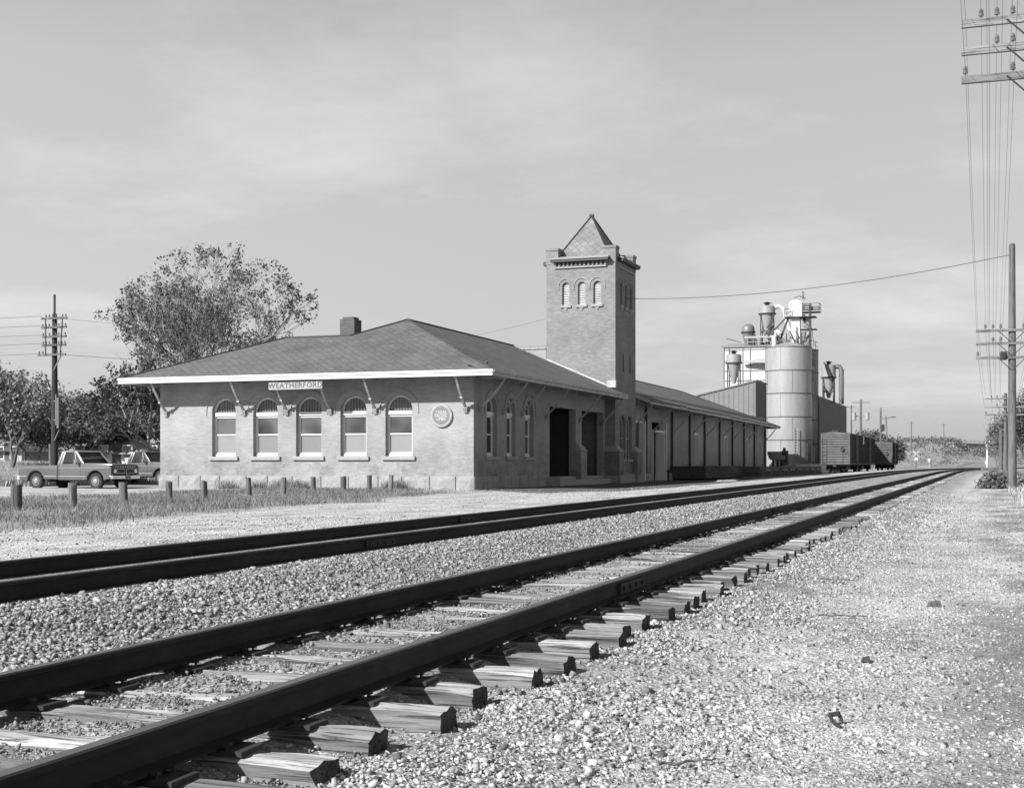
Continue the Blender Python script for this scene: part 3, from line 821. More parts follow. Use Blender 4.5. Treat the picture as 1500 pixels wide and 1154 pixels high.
rid(c1, j2); rid(j2, j1); rid(j1, pk); rid(pk, c4)
mb.build('ridge_cap', M['ridge'], depot)
mb = MB(off=off)
v0 = Vector(c2); v1 = Vector(pk); n = 42
for k in range(n):
    a = v0.lerp(v1, k/n); b = v0.lerp(v1, (k+1.15)/n)
    mb.bar((a.x, a.y, a.z+.05), (b.x, b.y, b.z+.015), .22, .02)
mb.build('hip_shingles', M['shingle_tower'], depot)
mb = MB(off=off); mb.box(-30.72, -29.92, 60.6, 61.4, 6.0, 8.22)
mb.box(-30.62, -30.02, 60.7, 61.3, 8.22, 8.34)
mb.build('chimney', brick_mat('chimney_brick', .12), rf)
# wall ends for the roof at the tower: cross wall with coping
mb = MB(off=off); mb.box(-28.6, -24.6, 74.905, 75.3, 4.5, 7.72); mb.build('cross_wall', M['brick'], depot)
mb = MB(off=off); 
for k in range(9): mb.box(-28.65+k*.45, -28.65+k*.45+.43, 74.85, 75.36, 7.721, 7.79+.012*(k % 2))
mb.build('coping', M['sill'], depot)

# ---- tower
X0, X1, Y0, Y1 = -24.58, -20.43, 74.92, 79.55
ZTw = 12.62
TTF = lambda u, d, w: (u, Y0-d, w); TTR = lambda u, d, w: (X1+d, u, w)
tower = MB(off=off)
tw = [(-23.62,-23.18), (-22.67,-22.22), (-21.74,-21.27)]
tower.T = TTF; tower.wall(rect(X0, X1, G0, ZTw), [arch(a, b, 10.22, 11.55, 10) for a, b in tw], 0, -.35)
tr_up = [(75.9,76.45), (77.0,77.55), (78.1,78.65)]
tr_lo = [(76.0,77.15), (77.5,78.65)]
slit = [(76.5,76.85), (78.05,78.4)]
tower.T = TTR; tower.wall(rect(Y0+.35, Y1, G0, ZTw), [arch(a, b, 10.22, 11.55, 10) for a, b in tr_up]+[arch(a, b, 1.3, 3.85, 10) for a, b in tr_lo]+[[(a, 6.4), (b, 6.4), (b, 7.2), ((a+b)/2, 7.6), (a, 7.2)] for a, b in slit], 0, -.35)
tower.T = None
tower.box(X0, X0+.35, Y0+.35, Y1, G0, ZTw); tower.box(X0+.35, X1-.35, Y1-.35, Y1, G0, ZTw); tower.box(X0+.35, X1-.35, Y0+.35, Y1-.35, 12.3, 12.6)
to = tower.build('tower', M['brick_tower'], depot)
mb = MB(off=off)
for (px_, py_) in ((X0-.02, Y0-.02), (X1-.72, Y0-.02), (X0-.02, Y1-.72), (X1-.72, Y1-.72)):
    mb = MB(off=off); mb.box(px_, px_+.74, py_, py_+.74, ZTw+.001, 13.42)
    mb.box(px_-.04, px_+.78, py_-.04, py_+.78, 13.42, 13.56)
    mb.build('corner_pier', M['brick_tower'], to)
mb = MB(off=off)
for k in range(5): mb.box(X1-.5, X1-.1, Y1-1.2+k*.24, Y1-1.2+k*.24+.14, 12.9+.1, 13.2+.1*(k % 2))
mb.build('broken_parapet', M['brick_tower'], to)
def cornice(T, u0, u1, nm=''):
    mb = MB(off=off, T=T)
    mb.hexa([(u0,-.3,13.0),(u1,-.3,13.0),(u1,-.3,13.08),(u0,-.3,13.08),(u0-.12,.42,12.84),(u1+.12,.42,12.84),(u1+.12,.42,12.90),(u0-.12,.42,12.90)])
    c = mb.build('cornice', M['sill'], to)
    mb = MB(off=off, T=T)
    mb.hexa([(u0+.1,.01,12.66),(u1-.1,.01,12.66),(u1-.1,.01,12.98),(u0+.1,.01,12.98),(u0-.08,.38,12.70),(u1+.08,.38,12.70),(u1+.08,.38,12.838),(u0-.08,.38,12.838)])
    mb.build('cornice_board', M['doorpaint'], c)
    mb = MB(off=off, T=T); n = 13
    for k in range(n):
        u = u0+.15+(u1-u0-.3)*k/(n-1); mb.box(u-.055, u+.055, .002, .14, 12.46, 12.655)
    mb.box(u0+.1, u1-.1, .002, .10, 12.36, 12.455)
    mb.build('dentils', M['sill'], c)
cornice(TTF, X0+.42, X1-.42); cornice(TTR, Y0+.42, Y1-.42)
mb = MB(off=off); mb.T = lambda u, d, w: (X0-d, u, w); mb.box(Y0+.6, Y1-.6, .0, .4, 12.66, 12.9); mb.build('cornice', M['doorpaint'], to)
ax, ay, az = (X0+X1)/2, (Y0+Y1)/2, 15.75; e = .28; zb = 12.72
q = [(X0+e, Y0+e, zb), (X1-e, Y0+e, zb), (X1-e, Y1-e, zb), (X0+e, Y1-e, zb)]
mb = MB(off=off)
for k in range(4): roofface(mb, [q[k], q[(k+1) % 4], (ax, ay, az)], q[k], q[(k+1) % 4])
tr = mb.build('tower_roof', M['shingle_tower'], to, recalc=False)
mb = MB(off=off)
for k in range(4): mb.bar((q[k][0], q[k][1], q[k][2]+.02), (ax, ay, az+.02), .10, .05)
mb.box(ax-.12, ax+.12, ay-.12, ay+.12, az-.06, az+.08)
mb.build('ridge_cap', M['ridge'], tr)
def louver(T, a, b, w0, wt, white=True):
    r = (b-a)/2; sp = wt-r; c = (a+b)/2
    mb = MB(off=off, T=T); n = 13
    for k in range(n):
        w = w0+.03+(wt-w0-.06)*k/n; h = (b-a)/2 if w < sp else sqrt(max(0, r*r-(w-sp)**2))
        if h < .03: continue
        mb.hexa([(c-h,-.12,w),(c+h,-.12,w),(c+h,-.12,w+.02),(c-h,-.12,w+.02),(c-h,-.19,w+.085),(c+h,-.19,w+.085),(c+h,-.19,w+.105),(c-h,-.19,w+.105)])
    mb.wall(arch(a, b, w0, wt, 10), [], -.2, -.22)
    l = mb.build('louvered_window', M['white_worn'] if white else M['trim'], to)
    mb = MB(off=off, T=T); mb.box(a-.1, b+.1, -.1, .09, w0-.14, w0)
    mb.hexa([(c-.02,.001,w0-.36),(c+.02,.001,w0-.36),(c+.02,.03,w0-.34),(c-.02,.03,w0-.34),(c-.13,.001,w0-.14),(c+.13,.001,w0-.14),(c+.13,.07,w0-.14),(c-.13,.07,w0-.14)])
    mb.build('sill', M['sill'], l)
    mb = MB(off=off, T=T); hood(mb, c, r+.2, sp, 14, .22, .05, .04); mb.build('hood_mould', M['brick'], l)
for a, b in tw: louver(TTF, a, b, 10.22, 11.55)
for a, b in tr_up: louver(TTR, a, b, 10.22, 11.55, False)
for a, b in tr_lo:
    mb = MB(off=off, T=TTR); r = (b-a)/2; c = (a+b)/2; sp = 3.85-r
    mb.box(a, a+.07, -.25, -.18, 1.3, sp); mb.box(b-.07, b, -.25, -.18, 1.3, sp); ring(mb, c, r-.07, r, sp, -.25, -.18); mb.box(a+.07, b-.07, -.24, -.19, 2.5, 2.56)
    w_ = mb.build('window', M['trim'], to)
    mb = MB(off=off, T=TTR); mb.wall(arch(a+.04, b-.04, 1.3, 3.81, 10), [], -.21, -.22); mb.build('pane', M['glass'], w_)
    mb = MB(off=off, T=TTR); mb.box(a-.08, b+.08, -.15, .08, 1.16, 1.3); mb.build('sill', M['sill'], w_)
    mb = MB(off=off, T=TTR); hood(mb, c, r+.12, sp, 14, .1, .05, .04); mb.build('hood_mould', M['brick'], w_)
mb = MB(off=off)
for a, b in slit: mb.box(X1-.33, X1-.3, a-.1, b+.1, 6.2, 7.8)
mb.build('slit_dark_back', M['dark'], to)  # near-black sheet paints in the darkness behind each slit
mb = MB(off=off)
for (a, b) in ((Y0-.28, Y0+.75), (Y1-.75, Y1+.28)):
    mb = MB(off=off); mb.box(X1-.9, X1+.32, a, b, G0, 1.72); mb.build('buttress', M['brick_tower'], to)
mb = MB(off=off)
for (a, b) in ((Y0-.32, Y0+.79), (Y1-.79, Y1+.32)):
    mb = MB(off=off); mb.hexa([(X1-.94,a,1.721),(X1+.36,a,1.721),(X1+.36,b,1.721),(X1-.94,b,1.721),(X1-.9,a+.28,2.06),(X1+.04,a+.28,2.06),(X1+.04,b-.28,2.06),(X1-.9,b-.28,2.06)]); mb.build('buttress_cap', M['sill'], to)
mb = MB(off=off); mb.box(X1-.95, X1+.40, Y0-.36, Y0+.83, G0, .36); mb.box(X1+.003, X1+.2, Y0+.83, Y1-.83, G0, .42); mb.box(X1-.95, X1+.40, Y1-.83, Y1+.36, G0, .36)
mb.build('foundation', M['stone'], to)
# flashing and the little white box where the slope meets the tower
mb = MB(off=off)
zr_ = lambda x: EZ+(EX-x)*SL
mb.bar((X0-.0, Y0-.02, zr_(X0)+.05), (X1+.02, Y0-.02, zr_(X1)+.05), .03, .09)
mb.box(X1-.42, X1+.1, Y0-.3, Y0-.03, zr_(X1)+.12, zr_(X1)+.52)
mb.build('flashing', M['white_worn'], to)

# ------------------------------------------------------------------ freight house
fh = thing('freight_house', (XW, 80, 0), 'long low brick freight house behind the tower with worn white eaves', 'building')
fo = fh.location
FY0, FY1 = 79.95, 132.8
doors = [(80.0, 84.1, -.1, 3.78), (86.4, 90.0, -.1, 3.78)]
dd = [(99.0, 101.3), (110.4, 112.9), (121.6, 124.2)]
holes = [rect(a+.01 if a > 80.1 else 80.2, b, z0+.0, z1) for a, b, z0, z1 in doors]+[rect(a, b, .86, 3.4) for a, b in dd]
mb = MB(off=fo, T=TR); mb.wall(rect(FY0, FY1, G0, 5.5), holes, -.06, -.42)
FRX = -27.7; FLX = -35.66
mb.T = None; mb.prism([(FLX+.9, 5.35), (XW-.1, 5.35), (FRX+.3, 7.62), (FRX-.3, 7.62)], FY0+.16, FY0+.3, 'xz'); mb.box(FLX+1.3, FLX+1.7, FY0, FY1, G0, 5.3); mb.box(FLX+1.7, XW-.43, FY1-.4, FY1, G0, 5.3); mb.box(FLX+1.7, XW-.43, FY0, FY0+.4, G0, 5.6)
mb.build('wall', M['brick'], fh)
for yv in (84.6, 91.99, 97.79, 103.21, 109.23, 114.92, 120.62, 126.16, 132.3):
    mb = MB(off=fo, T=TR); mb.box(yv, yv+.5, -.059, .09, G0, 5.0); pl = mb.build('pilaster', M['brick'], fh)
    mb = MB(off=fo, T=TR); mb.tube([(yv-.12, .06, .1), (yv-.12, .06, 4.6)], .055, 8); mb.build('dark_tube', M['iron'], pl)  # thin dark upright tube beside each pilaster
# doors
def leaf(a, b, z0, z1, d, m, nm='door'):
    mb = MB(off=fo, T=TR); mb.box(a, b, d-.06, d, z0, z1)
    n = max(2, int((b-a)/.3))
    for k in range(n): mb.box(a+(b-a)*k/n+.01, a+(b-a)*(k+1)/n-.01, d, d+.015, z0+.03, z1-.03)
    return mb.build(nm, m, fh)
mb = MB(off=fo, T=TR); mb.box(83.95, 84.08, -.40, .12, -.1, 3.76); mb.box(80.3, 83.95, -.40, -.1, 3.62, 3.76); mb.build('door_frame', M['white'], fh)
leaf(80.3, 83.9, -.1, 3.6, -.32, M['doorpaint'])
mb = MB(off=fo, T=TR); mb.box(89.85, 89.98, -.40, .12, -.1, 3.76); mb.box(86.42, 86.5, -.40, .02, -.1, 3.2); mb.box(86.42, 89.85, -.35, -.02, 3.12, 3.26); mb.build('door_frame', M['white'], fh)
leaf(86.5, 88.0, -.1, 3.1, -.3, M['doorpaint'])
mb = MB(off=fo); mb.box(XW-.36, XW+.25, 88.6, 88.68, -.1, 3.12); mb.build('open_door', M['white'], fh)
for a, b in dd:
    mb = MB(off=fo); mb.box(XW-.38, XW-.02, b-.1, b-.01, .86, 3.38); mb.box(XW-.38, XW+.05, a+.7, a+.8, .86, 3.2); mb.T = TR; mb.box(a+.02, b-.12, -.25, -.1, 3.2, 3.38); mb.build('door_frame', M['white'], fh)
    leaf(a+.1, b-.12, .88, 3.15, -.36, M['doorpaint'])
# fan shaped foot stones
mb = MB(off=fo, T=TR)
for a, b in ((84.3, 86.2), (90.2, 91.6)): mb.box(a, b, -.058, .12, G0, .42)
mb.build('foundation', M['stone'], fh)
FE0, FE1 = 4.90, 4.66
eY0, eY1 = 80.1, 133.13
mb = MB(off=fo)
a0 = (EX, eY0, FE0); a1 = (EX, eY1, FE1); r0 = (FRX, eY0, 7.88); r1 = (FRX, 125.2, 7.84); b0 = (FLX, eY0, FE0); b1 = (FLX, eY1, FE1)
roofface(mb, [a0, a1, r1, r0], a0, a1); roofface(mb, [a1, b1, r1], a1, b1); roofface(mb, [b1, b0, r0, r1], b1, b0)
frf = mb.build('roof', M['shingle'], fh, recalc=False)
mb = MB(off=fo)
for P in ([a0, a1, r1, r0], [a1, b1, r1], [b1, b0, r0, r1]): mb.face([lo(q_) for q_ in P][::-1])
mb.face([lo(a0), a0, r0, b0, lo(b0), lo(r0)])
for k in range(84):
    yv = eY0+.25+k*.63; ez = FE0+(FE1-FE0)*(yv-eY0)/(eY1-eY0)
    mb.bar((EX-.03, yv, ez-.17), (XW-.1, yv, ez-.17+.365*1.3), .06, .1)
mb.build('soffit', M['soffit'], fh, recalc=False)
mb = MB(off=fo)
r_ = random.Random(4); yv = eY0
while yv < eY1:
    L = min(r_.uniform(2.5, 4.5), eY1-yv); e0 = FE0+(FE1-FE0)*(yv-eY0)/(eY1-eY0)+r_.uniform(-.015, .015); e1 = FE0+(FE1-FE0)*(yv+L-eY0)/(eY1-eY0)
    mb.hexa([(EX,yv,e0-.2),(EX+.04,yv,e0-.2),(EX+.04,yv+L-.02,e1-.2),(EX,yv+L-.02,e1-.2),(EX,yv,e0-.02),(EX+.04,yv,e0-.02),(EX+.04,yv+L-.02,e1-.02),(EX,yv+L-.02,e1-.02)])
    yv += L
mb.hexa([(EX+.04,eY0-.04,FE0-.2),(EX+.04,eY0,FE0-.2),(FRX,eY0,7.68),(FRX,eY0-.04,7.68),(EX+.04,eY0-.04,FE0),(EX+.04,eY0,FE0),(FRX,eY0,7.9),(FRX,eY0-.04,7.9)])
mb.box(FLX, EX+.04, eY1, eY1+.04, FE1-.2, FE1-.02)
mb.build('fascia', M['white_worn'], fh)
mb = MB(off=fo)
yv = eY0
while yv < eY1-1:                                     # rusted gutter, hanging unevenly in lengths
    L = r_.uniform(3, 6); L = min(L, eY1-yv); dz = r_.uniform(-.04, .05); ez = FE0+(FE1-FE0)*(yv-eY0)/(eY1-eY0)
    mb.box(EX+.045, EX+.14, yv, yv+L-.12, ez-.06+dz, ez+.02+dz); yv += L
mb.build('gutter', M['seam'], fh)
mb = MB(off=fo); rid(r0, r1) if 0 else mb.bar((r0[0], r0[1], r0[2]+.02), (r1[0], r1[1], r1[2]+.02), .12, .05); mb.bar((r1[0], r1[1], r1[2]+.02), (a1[0], a1[1], a1[2]+.02), .12, .05); mb.build('ridge_cap', M['ridge'], fh)
for yv in (81.3, 86.79, 92.65, 98.78, 104.0, 110.45, 115.9, 122.7, 126.56, 132.4): bracket(TR, yv, FE0-.22, 1.15, fh, fo, 3.2)

# loading dock: plank box near the doors, long low deck beyond
dk = thing('loading_dock', (-19.3, 92, 0), 'long dark timber loading dock along the freight house wall', 'dock')
do = dk.location
mb = MB(off=do)
mb.box(XW+.1, -18.6, 91.6, 106.0, .80, .88)
mb.build('deck', M['plank'], dk)
mb = MB(off=do)
for k in range(5): mb.box(-18.66, -18.6, 91.62, 105.9, .03+k*.152, .03+k*.152+.14)
for k in range(5): mb.box(XW+.1, -18.67, 91.6, 91.66, .03+k*.152, .03+k*.152+.14)
mb.build('skirt_boards', M['plank'], dk)
mb = MB(off=do)
mb.box(XW+.2, -17.26, 106.05, 146, -.2, .80)
r2 = random.Random(8)
for k in range(14):
    yv = 107+k*2.8; mb.box(-17.5, -17.25, yv, yv+.25, G0, .62)
for k in range(9):
    yv = 106.5+k*4.4; mb.box(-17.24, -17.18, yv, yv+4.0, .36+r2.uniform(-.02, .02), .50)
    mb.box(-17.22, -17.16, yv, yv+4.2, .1+r2.uniform(-.02, .02), .24)
mb.build('lower_deck', M['plank'], dk)
mb = MB(off=do)
for k in range(8): mb.box(-17.13, -17.08, 108+k*4.7, 110.6+k*4.7, .5+r2.uniform(-.02,.02), .56)
mb.build('edge_board', M['plankl'], dk)
o = MB(); X, Y = at(1063, 78); o.hexa([(X-.9,Y-.4,0),(X+1.3,Y-.6,0),(X+1.4,Y+.5,0),(X-.8,Y+.6,0),(X-.7,Y-.2,.12),(X+.9,Y-.3,.16),(X+1.0,Y+.3,.14),(X-.6,Y+.3,.1)])
o = o.build('concrete_slab', M['plankl']); o.location = (X*.4, Y*.4, 0); o.scale = (.6, .6, .8); tag(o, 'pale broken slab lying by the siding below the dock', 'slab')
wl = MB(); X, Y = at(979, 84)
wl.lathe(X, Y, [(.05,-.05),(.07,.5),(.1,.55),(.1,.62),(.05,.66)], 8); o = wl.build('hydrant', M['iron']); tag(o, 'small dark pipe stub standing at the near end of the dock', 'pipe')

# ------------------------------------------------------------------ signs
def text_mesh(s, size, ext, mat, name='lettering', sx=1.0, spacing=1.0):
    c = bpy.data.curves.new(name, 'FONT'); c.body = s; c.size = size; c.extrude = ext; c.align_x = 'CENTER'; c.align_y = 'CENTER'; c.space_character = spacing; c.space_line = .78; c.resolution_u = 3; c.offset = .006
    o = bpy.data.objects.new('tmp', c); COL.objects.link(o); bpy.context.view_layer.update()
    me = bpy.data.meshes.new_from_object(o.evaluated_get(bpy.context.evaluated_depsgraph_get())); bpy.data.objects.remove(o)
    me.materials.clear(); me.materials.append(mat); me.name = name
    t = bpy.data.objects.new(name, me); COL.objects.link(t); t.scale = (sx, 1, 1); return t
sg = thing('station_sign', (-28.98, EY+.12, 4.47), 'narrow white name board lettered WEATHERFORD hanging under the front eave', 'sign')
mb = MB(off=(0, 0, 0)); P = []
w_, h_, r_c = 1.33, .165, .07
for cx, cz, a0_ in ((w_-r_c, h_-r_c, 0), (-w_+r_c, h_-r_c, 90), (-w_+r_c, -h_+r_c, 180), (w_-r_c, -h_+r_c, 270)):
    for k in range(5): a = radians(a0_+k*22.5); P.append((cx+r_c*cos(a), cz+r_c*sin(a)))
mb.prism(P, -.025, .025, 'xz'); mb.build('board', M['trim2'], sg)
t = text_mesh('WEATHERFORD', .33, .004, M['letter_dark'], sx=1.03, spacing=1.12); t.parent = sg; t.rotation_euler = (pi/2, 0, 0); t.location = (0, -.031, 0)
mb = MB(); mb.tube([(-1.0,0,.16),(-1.0,0,.36)], .012, 6); mb.tube([(1.0,0,.16),(1.0,0,.36)], .012, 6); mb.build('hanger_rod', M['iron'], sg)
sg.rotation_euler = (0, radians(-.4), 0)
rs = thing('round_sign', (-22.5, YW-.04, 3.10), 'round grey and white emblem lettered TEXAS PACIFIC LINES on the front wall', 'sign')
mb = MB(); mb.lathe(0, 0, [(.5, .03), (.5, -.045), (.48, -.06), (.42, -.06), (.40, -.045)], 40, True, 'y'); mb.build('rim', M['trim2'], rs, smooth=True)
mb = MB(); mb.lathe(0, 0, [(.40, -.047), (.40, -.05)], 40, True, 'y'); mb.build('face', M['signface'], rs)
t = text_mesh('TEXAS\nPACIFIC\nLINES', .185, .003, M['letter_white'], sx=.92); t.parent = rs; t.rotation_euler = (pi/2, 0, 0); t.location = (0, -.055, 0)

# ------------------------------------------------------------------ wooden posts
PP = [(-22.06,26.53,.50,.25),(-21.82,28.32,.53,.21),(-22.14,30.86,.51,.24),(-22.7,33.84,.5,.21),(-23.1,36.35,.49,.18),(-23.87,40.32,.52,.18),(-24.27,43.37,.51,.2),(-24.19,45.52,.53,.2),(-24.03,47.7,.52,.23),(-23.72,49.4,.55,.2),(-23.34,50.6,.56,.19)]
pl_ = ['thick dark post in the grass below the tailgate of the truck','split topped post below the front door of the truck','thick post below the front bumper of the truck','dark post before the left corner of the depot',
 'narrow post below the bare wall left of the first window','jagged topped post below the first arched window','round post between the first and second arched windows','straight post below the second arched window with a fork of grass',
 'leaning thick post below the fourth arched window','short dark post left of the fifth arched window','last thin post of the row below the fifth arched window']
for i, ((x, yv, h, w), lab) in enumerate(zip(PP, pl_)):
    r = random.Random(i); mb = MB(); n = 10; so = i*7.7
    rings = []
    for z in [-.25, 0, .12, .25, h*.75, h-.03, h]:
        ring_ = []
        for k in range(n):
            a = 2*pi*k/n; rr = w/2*(1+.12*noise.noise(Vector((cos(a)*2+so, sin(a)*2, z*1.5))))*(.96 if z == h else 1)
            zz_ = z+(r.uniform(-.03, .035) if z >= h-.001 else 0)
            ring_.append(mb.p(rr*cos(a), rr*sin(a), zz_))
        rings.append(ring_)
    for a, b in zip(rings, rings[1:]):
        for k in range(n): mb.f.append([a[k], a[(k+1) % n], b[(k+1) % n], b[k]]); mb.mi.append(0)
    mb.f.append(rings[-1]); mb.mi.append(0)
    o = mb.build('wooden_post', M['post'], smooth=True); o.location = (x, yv, float(ground_z(x, yv))*0); o.rotation_euler = (r.uniform(-.05, .05), r.uniform(-.06, .06), 0)
    tag(o, lab, 'post', 'wooden posts in the grass strip')


# ------------------------------------------------------------------ pickup trucks (local: x forward, y left, z up, ground z=0)
def pickup(loc, rz, label, paint, light):
    tr_ = thing('pickup_truck', loc, label, 'pickup truck', 'pickup trucks parked beside the depot', rz)
    W = .97; R = .365; fx, rx = 1.72, -1.66
    def archpts(cx, r=.47, n=12): return [(cx+r*cos(pi-pi*k/n), .40+r*.95*sin(pi-pi*k/n)) for k in range(n+1)]
    def loft(mb, prof_, ys_):   # profile in x,z swept over several half widths with inset
        rings = []
        for (yy, ins, dz) in ys_:
            rings.append([mb.p(x, yy, z) for x, z in prof_(ins, dz)])
        n = len(rings[0])
        for a, b in zip(rings, rings[1:]):
            for k in range(n): mb.f.append([a[k], a[(k+1) % n], b[(k+1) % n], b[k]]); mb.mi.append(mb.cur)
        for ring_ in (rings[0], rings[-1]):
            for tt in tessellate_polygon([[Vector((mb.v[i][0], mb.v[i][2], 0)) for i in ring_]]):
                mb.f.append([ring_[k] for k in tt]); mb.mi.append(mb.cur)
    # bed
    def bed(ins, dz):
        return [(-2.62+ins, .46), *[(x, z) for x, z in [(rx-.47, .46)]+archpts(rx)[1:-1]+[(rx+.47, .46)]], (-.42, .44), (-.42, 1.06+dz), (-2.62+ins, 1.08+dz)]
    mb = MB()
    for s in (-1, 1):
        mb.prism(bed(0, 0), s*W, s*(W-.14), 'xz')
    mb.box(-2.62, -2.55, -W+.14, W-.14, .5, 1.08); mb.box(-.5, -.42, -W+.14, W-.14, .5, 1.06); mb.box(-2.55, -.5, -W+.14, W-.14, .6, .66)
    mb.build('bed', paint, tr_, smooth=True, bevel=.025)
    # front end: doors, fenders, hood
    mb = MB()
    pr = [(-.36, .42), (fx-.49, .42)]+archpts(fx, .48)+[(fx+.49, .42), (2.56, .50), (2.60, .62), (2.60, 1.0), (2.54, 1.09), (1.0, 1.16), (-.36, 1.14)]
    mb.prism(pr, -W, -W+.2, 'xz'); mb.prism(pr, W-.2, W, 'xz')
    mb.prism([(-.36, .42), (1.1, .42), (1.1, 1.14), (-.36, 1.14)], -W+.2, W-.2, 'xz')
    mb.build('body', paint, tr_, smooth=True, bevel=.03)
    mb = MB()
    mb.hexa([(.92,-W+.1,1.0),(.92,W-.1,1.0),(2.55,W-.14,.98),(2.55,-W+.14,.98),(.92,-W+.12,1.19),(.92,W-.12,1.19),(2.55,W-.16,1.12),(2.55,-W+.16,1.12)])
    mb.build('hood', paint, tr_, smooth=True, bevel=.03)
    # cab: pillars, roof
    b0, b1 = (-.36, 1.14), (1.05, 1.17); t0, t1 = (-.22, 1.70), (.52, 1.71); yb, yt = W-.06, W-.2
    mb = MB()
    def cabpt(x, z, s): f = (z-1.14)/.57; return (x, s*(yb+(yt-yb)*f), z)
    for s in (-1, 1):
        for (x0_, x1_) in ((b0[0], t0[0]), (b1[0], t1[0])):
            mb.bar(cabpt(x0_, 1.12, s), cabpt(x1_, 1.7, s), .07, .10, up=(1, 0, 0))
        mb.bar(cabpt(.62, 1.12, s), cabpt(.44, 1.68, s), .025, .03, up=(1, 0, 0))
        mb.hexa([(-.40, s*yb, 1.12), (-.18, s*yb, 1.12), (-.18, s*(yb-.03), 1.12), (-.40, s*(yb-.03), 1.12), (-.25, s*yt, 1.70), (-.08, s*yt, 1.70), (-.08, s*(yt-.03), 1.70), (-.25, s*(yt-.03), 1.70)])
    mb.hexa([(-.29,-yt-.03,1.67),(.60,-yt-.03,1.68),(.60,yt+.03,1.68),(-.29,yt+.03,1.67),(-.2,-yt+.1,1.745),(.5,-yt+.1,1.75),(.5,yt-.1,1.75),(-.2,yt-.1,1.745)])
    mb.box(-.40, -.30, -yb+.02, yb-.02, 1.10, 1.24)
    mb.build('cab', light, tr_, smooth=True, bevel=.012)
    mb = MB()
    mb.hexa([(1.03,-yb+.05,1.16),(1.03,yb-.05,1.16),(1.02,yb-.05,1.16),(1.02,-yb+.05,1.16),(.56,-yt+.04,1.69),(.56,yt-.04,1.69),(.55,yt-.04,1.69),(.55,-yt+.04,1.69)])
    mb.build('windshield', M['carglass'], tr_)
    mb = MB(); mb.hexa([(-.33,-yb+.05,1.2),(-.33,yb-.05,1.2),(-.32,yb-.05,1.2),(-.32,-yb+.05,1.2),(-.25,-yt+.04,1.66),(-.25,yt-.04,1.66),(-.24,yt-.04,1.66),(-.24,-yt+.04,1.66)]); mb.build('rear_window', M['carglass'], tr_)
    for s in (-1, 1):
        mb = MB(); mb.face([cabpt(-.16, 1.18, s*.985), cabpt(.95, 1.18, s*.985), cabpt(.50, 1.66, s*.985), cabpt(-.10, 1.66, s*.985)]); mb.build('side_window', M['carglass'], tr_, recalc=False)
        # door seams, side moulding, handle, mirror
        mb = MB(); mb.box(-.30, -.285, s*(W+.002), s*(W-.01), .46, 1.12); mb.box(.90, .915, s*(W+.002), s*(W-.01), .46, 1.14); mb.box(-.415, -.365, s*(W-.02), s*(W-.5), .46, 1.13); mb.build('door_seam', M['grille'], tr_)
        mb = MB(); mb.box(-2.6, -.43, s*(W-.01), s*(W+.012), .955, .975); mb.box(-.35, 2.5, s*(W-.01), s*(W+.012), .955, .975)
        mb.box(-1.15, -.43, s*(W-.01), s*(W+.014), .56, .60); mb.box(-.35, 1.2, s*(W-.01), s*(W+.014), .56, .60); mb.box(-2.6, -2.16, s*(W-.01), s*(W+.014), .56, .60)
        mb.build('side_moulding', M['chrome'], tr_)
        mb = MB(); mb.box(-.22, -.08, s*(W), s*(W+.03), 1.03, 1.055); mb.build('door_handle', M['chrome'], tr_)
        mb = MB(); mb.bar((.72, s*W, 1.1), (.78, s*(W+.16), 1.18), .02); mb.box(.74, .78, s*(W+.08), s*(W+.24), 1.14, 1.34); mb.build('mirror', M['chrome'], tr_)
        mb = MB(); mb.box(-2.64, -2.6, s*(W-.02), s*(W-.16), .62, .92); mb.build('tail_light', M['letter_white'] if 0 else M['iron'], tr_)
        for wx in (fx, rx):
            mb = MB(); prof = [(.19, -.105), (.335, -.11), (R, -.08), (R, .08), (.335, .11), (.19, .105)]
            mb.lathe(wx, R, [(r_, s*(W-.13)+d) for r_, d in prof], 26, True, 'y'); wh = mb.build('wheel', M['tyre'], tr_, smooth=True)
            mb = MB(); mb.lathe(wx, R, [(.20, s*(W-.03)), (.205, s*(W-.022)), (.14, s*(W-.03)), (.11, s*(W-.0)), (.04, s*(W+.012))], 20, True, 'y'); mb.build('hubcap', M['trucklight'], wh, smooth=True)
        mb = MB(); mb.lathe(s*.72, .82, [(.095, 2.6), (.10, 2.635), (.07, 2.648), (.02, 2.652)], 18, True, 'x'); mb.build('headlight', M['chrome'], tr_, smooth=True)
    mb = MB(); mb.box(2.58, 2.625, -.86, .86, .70, .94); mb.box(2.58, 2.62, -.9, .9, .97, 1.05); mb.build('grille', M['grille'], tr_)
    mb = MB()
    for s in (-1, 1):
        mb.box(2.62, 2.636, s*.05, s*.60, .71, .725); mb.box(2.62, 2.636, s*.05, s*.60, .915, .93); mb.box(2.62, 2.636, s*.045, s*.06, .71, .93); mb.box(2.62, 2.636, s*.59, s*.605, .71, .93)
    for k in range(9): mb.box(2.62, 2.632, -.72+k*.165, -.72+k*.165+.1, .99, 1.02)
    mb.build('grille_trim', M['chrome'], tr_)
    mb = MB()
    mb.prism([(2.58,-.98),(2.70,-.94),(2.76,-.6),(2.78,0),(2.76,.6),(2.70,.94),(2.58,.98),(2.62,.6),(2.64,0),(2.62,-.6)], .47, .62, 'xy'); mb.build('front_bumper', M['chrome'], tr_, bevel=.01)
    mb = MB(); mb.box(2.785, 2.795, -.17, .17, .49, .60); mb.build('number_plate', M['seam'], tr_)
    mb = MB(); mb.box(-2.80, -2.66, -.9, .9, .44, .60); mb.build('rear_bumper', M['white'], tr_, bevel=.01)
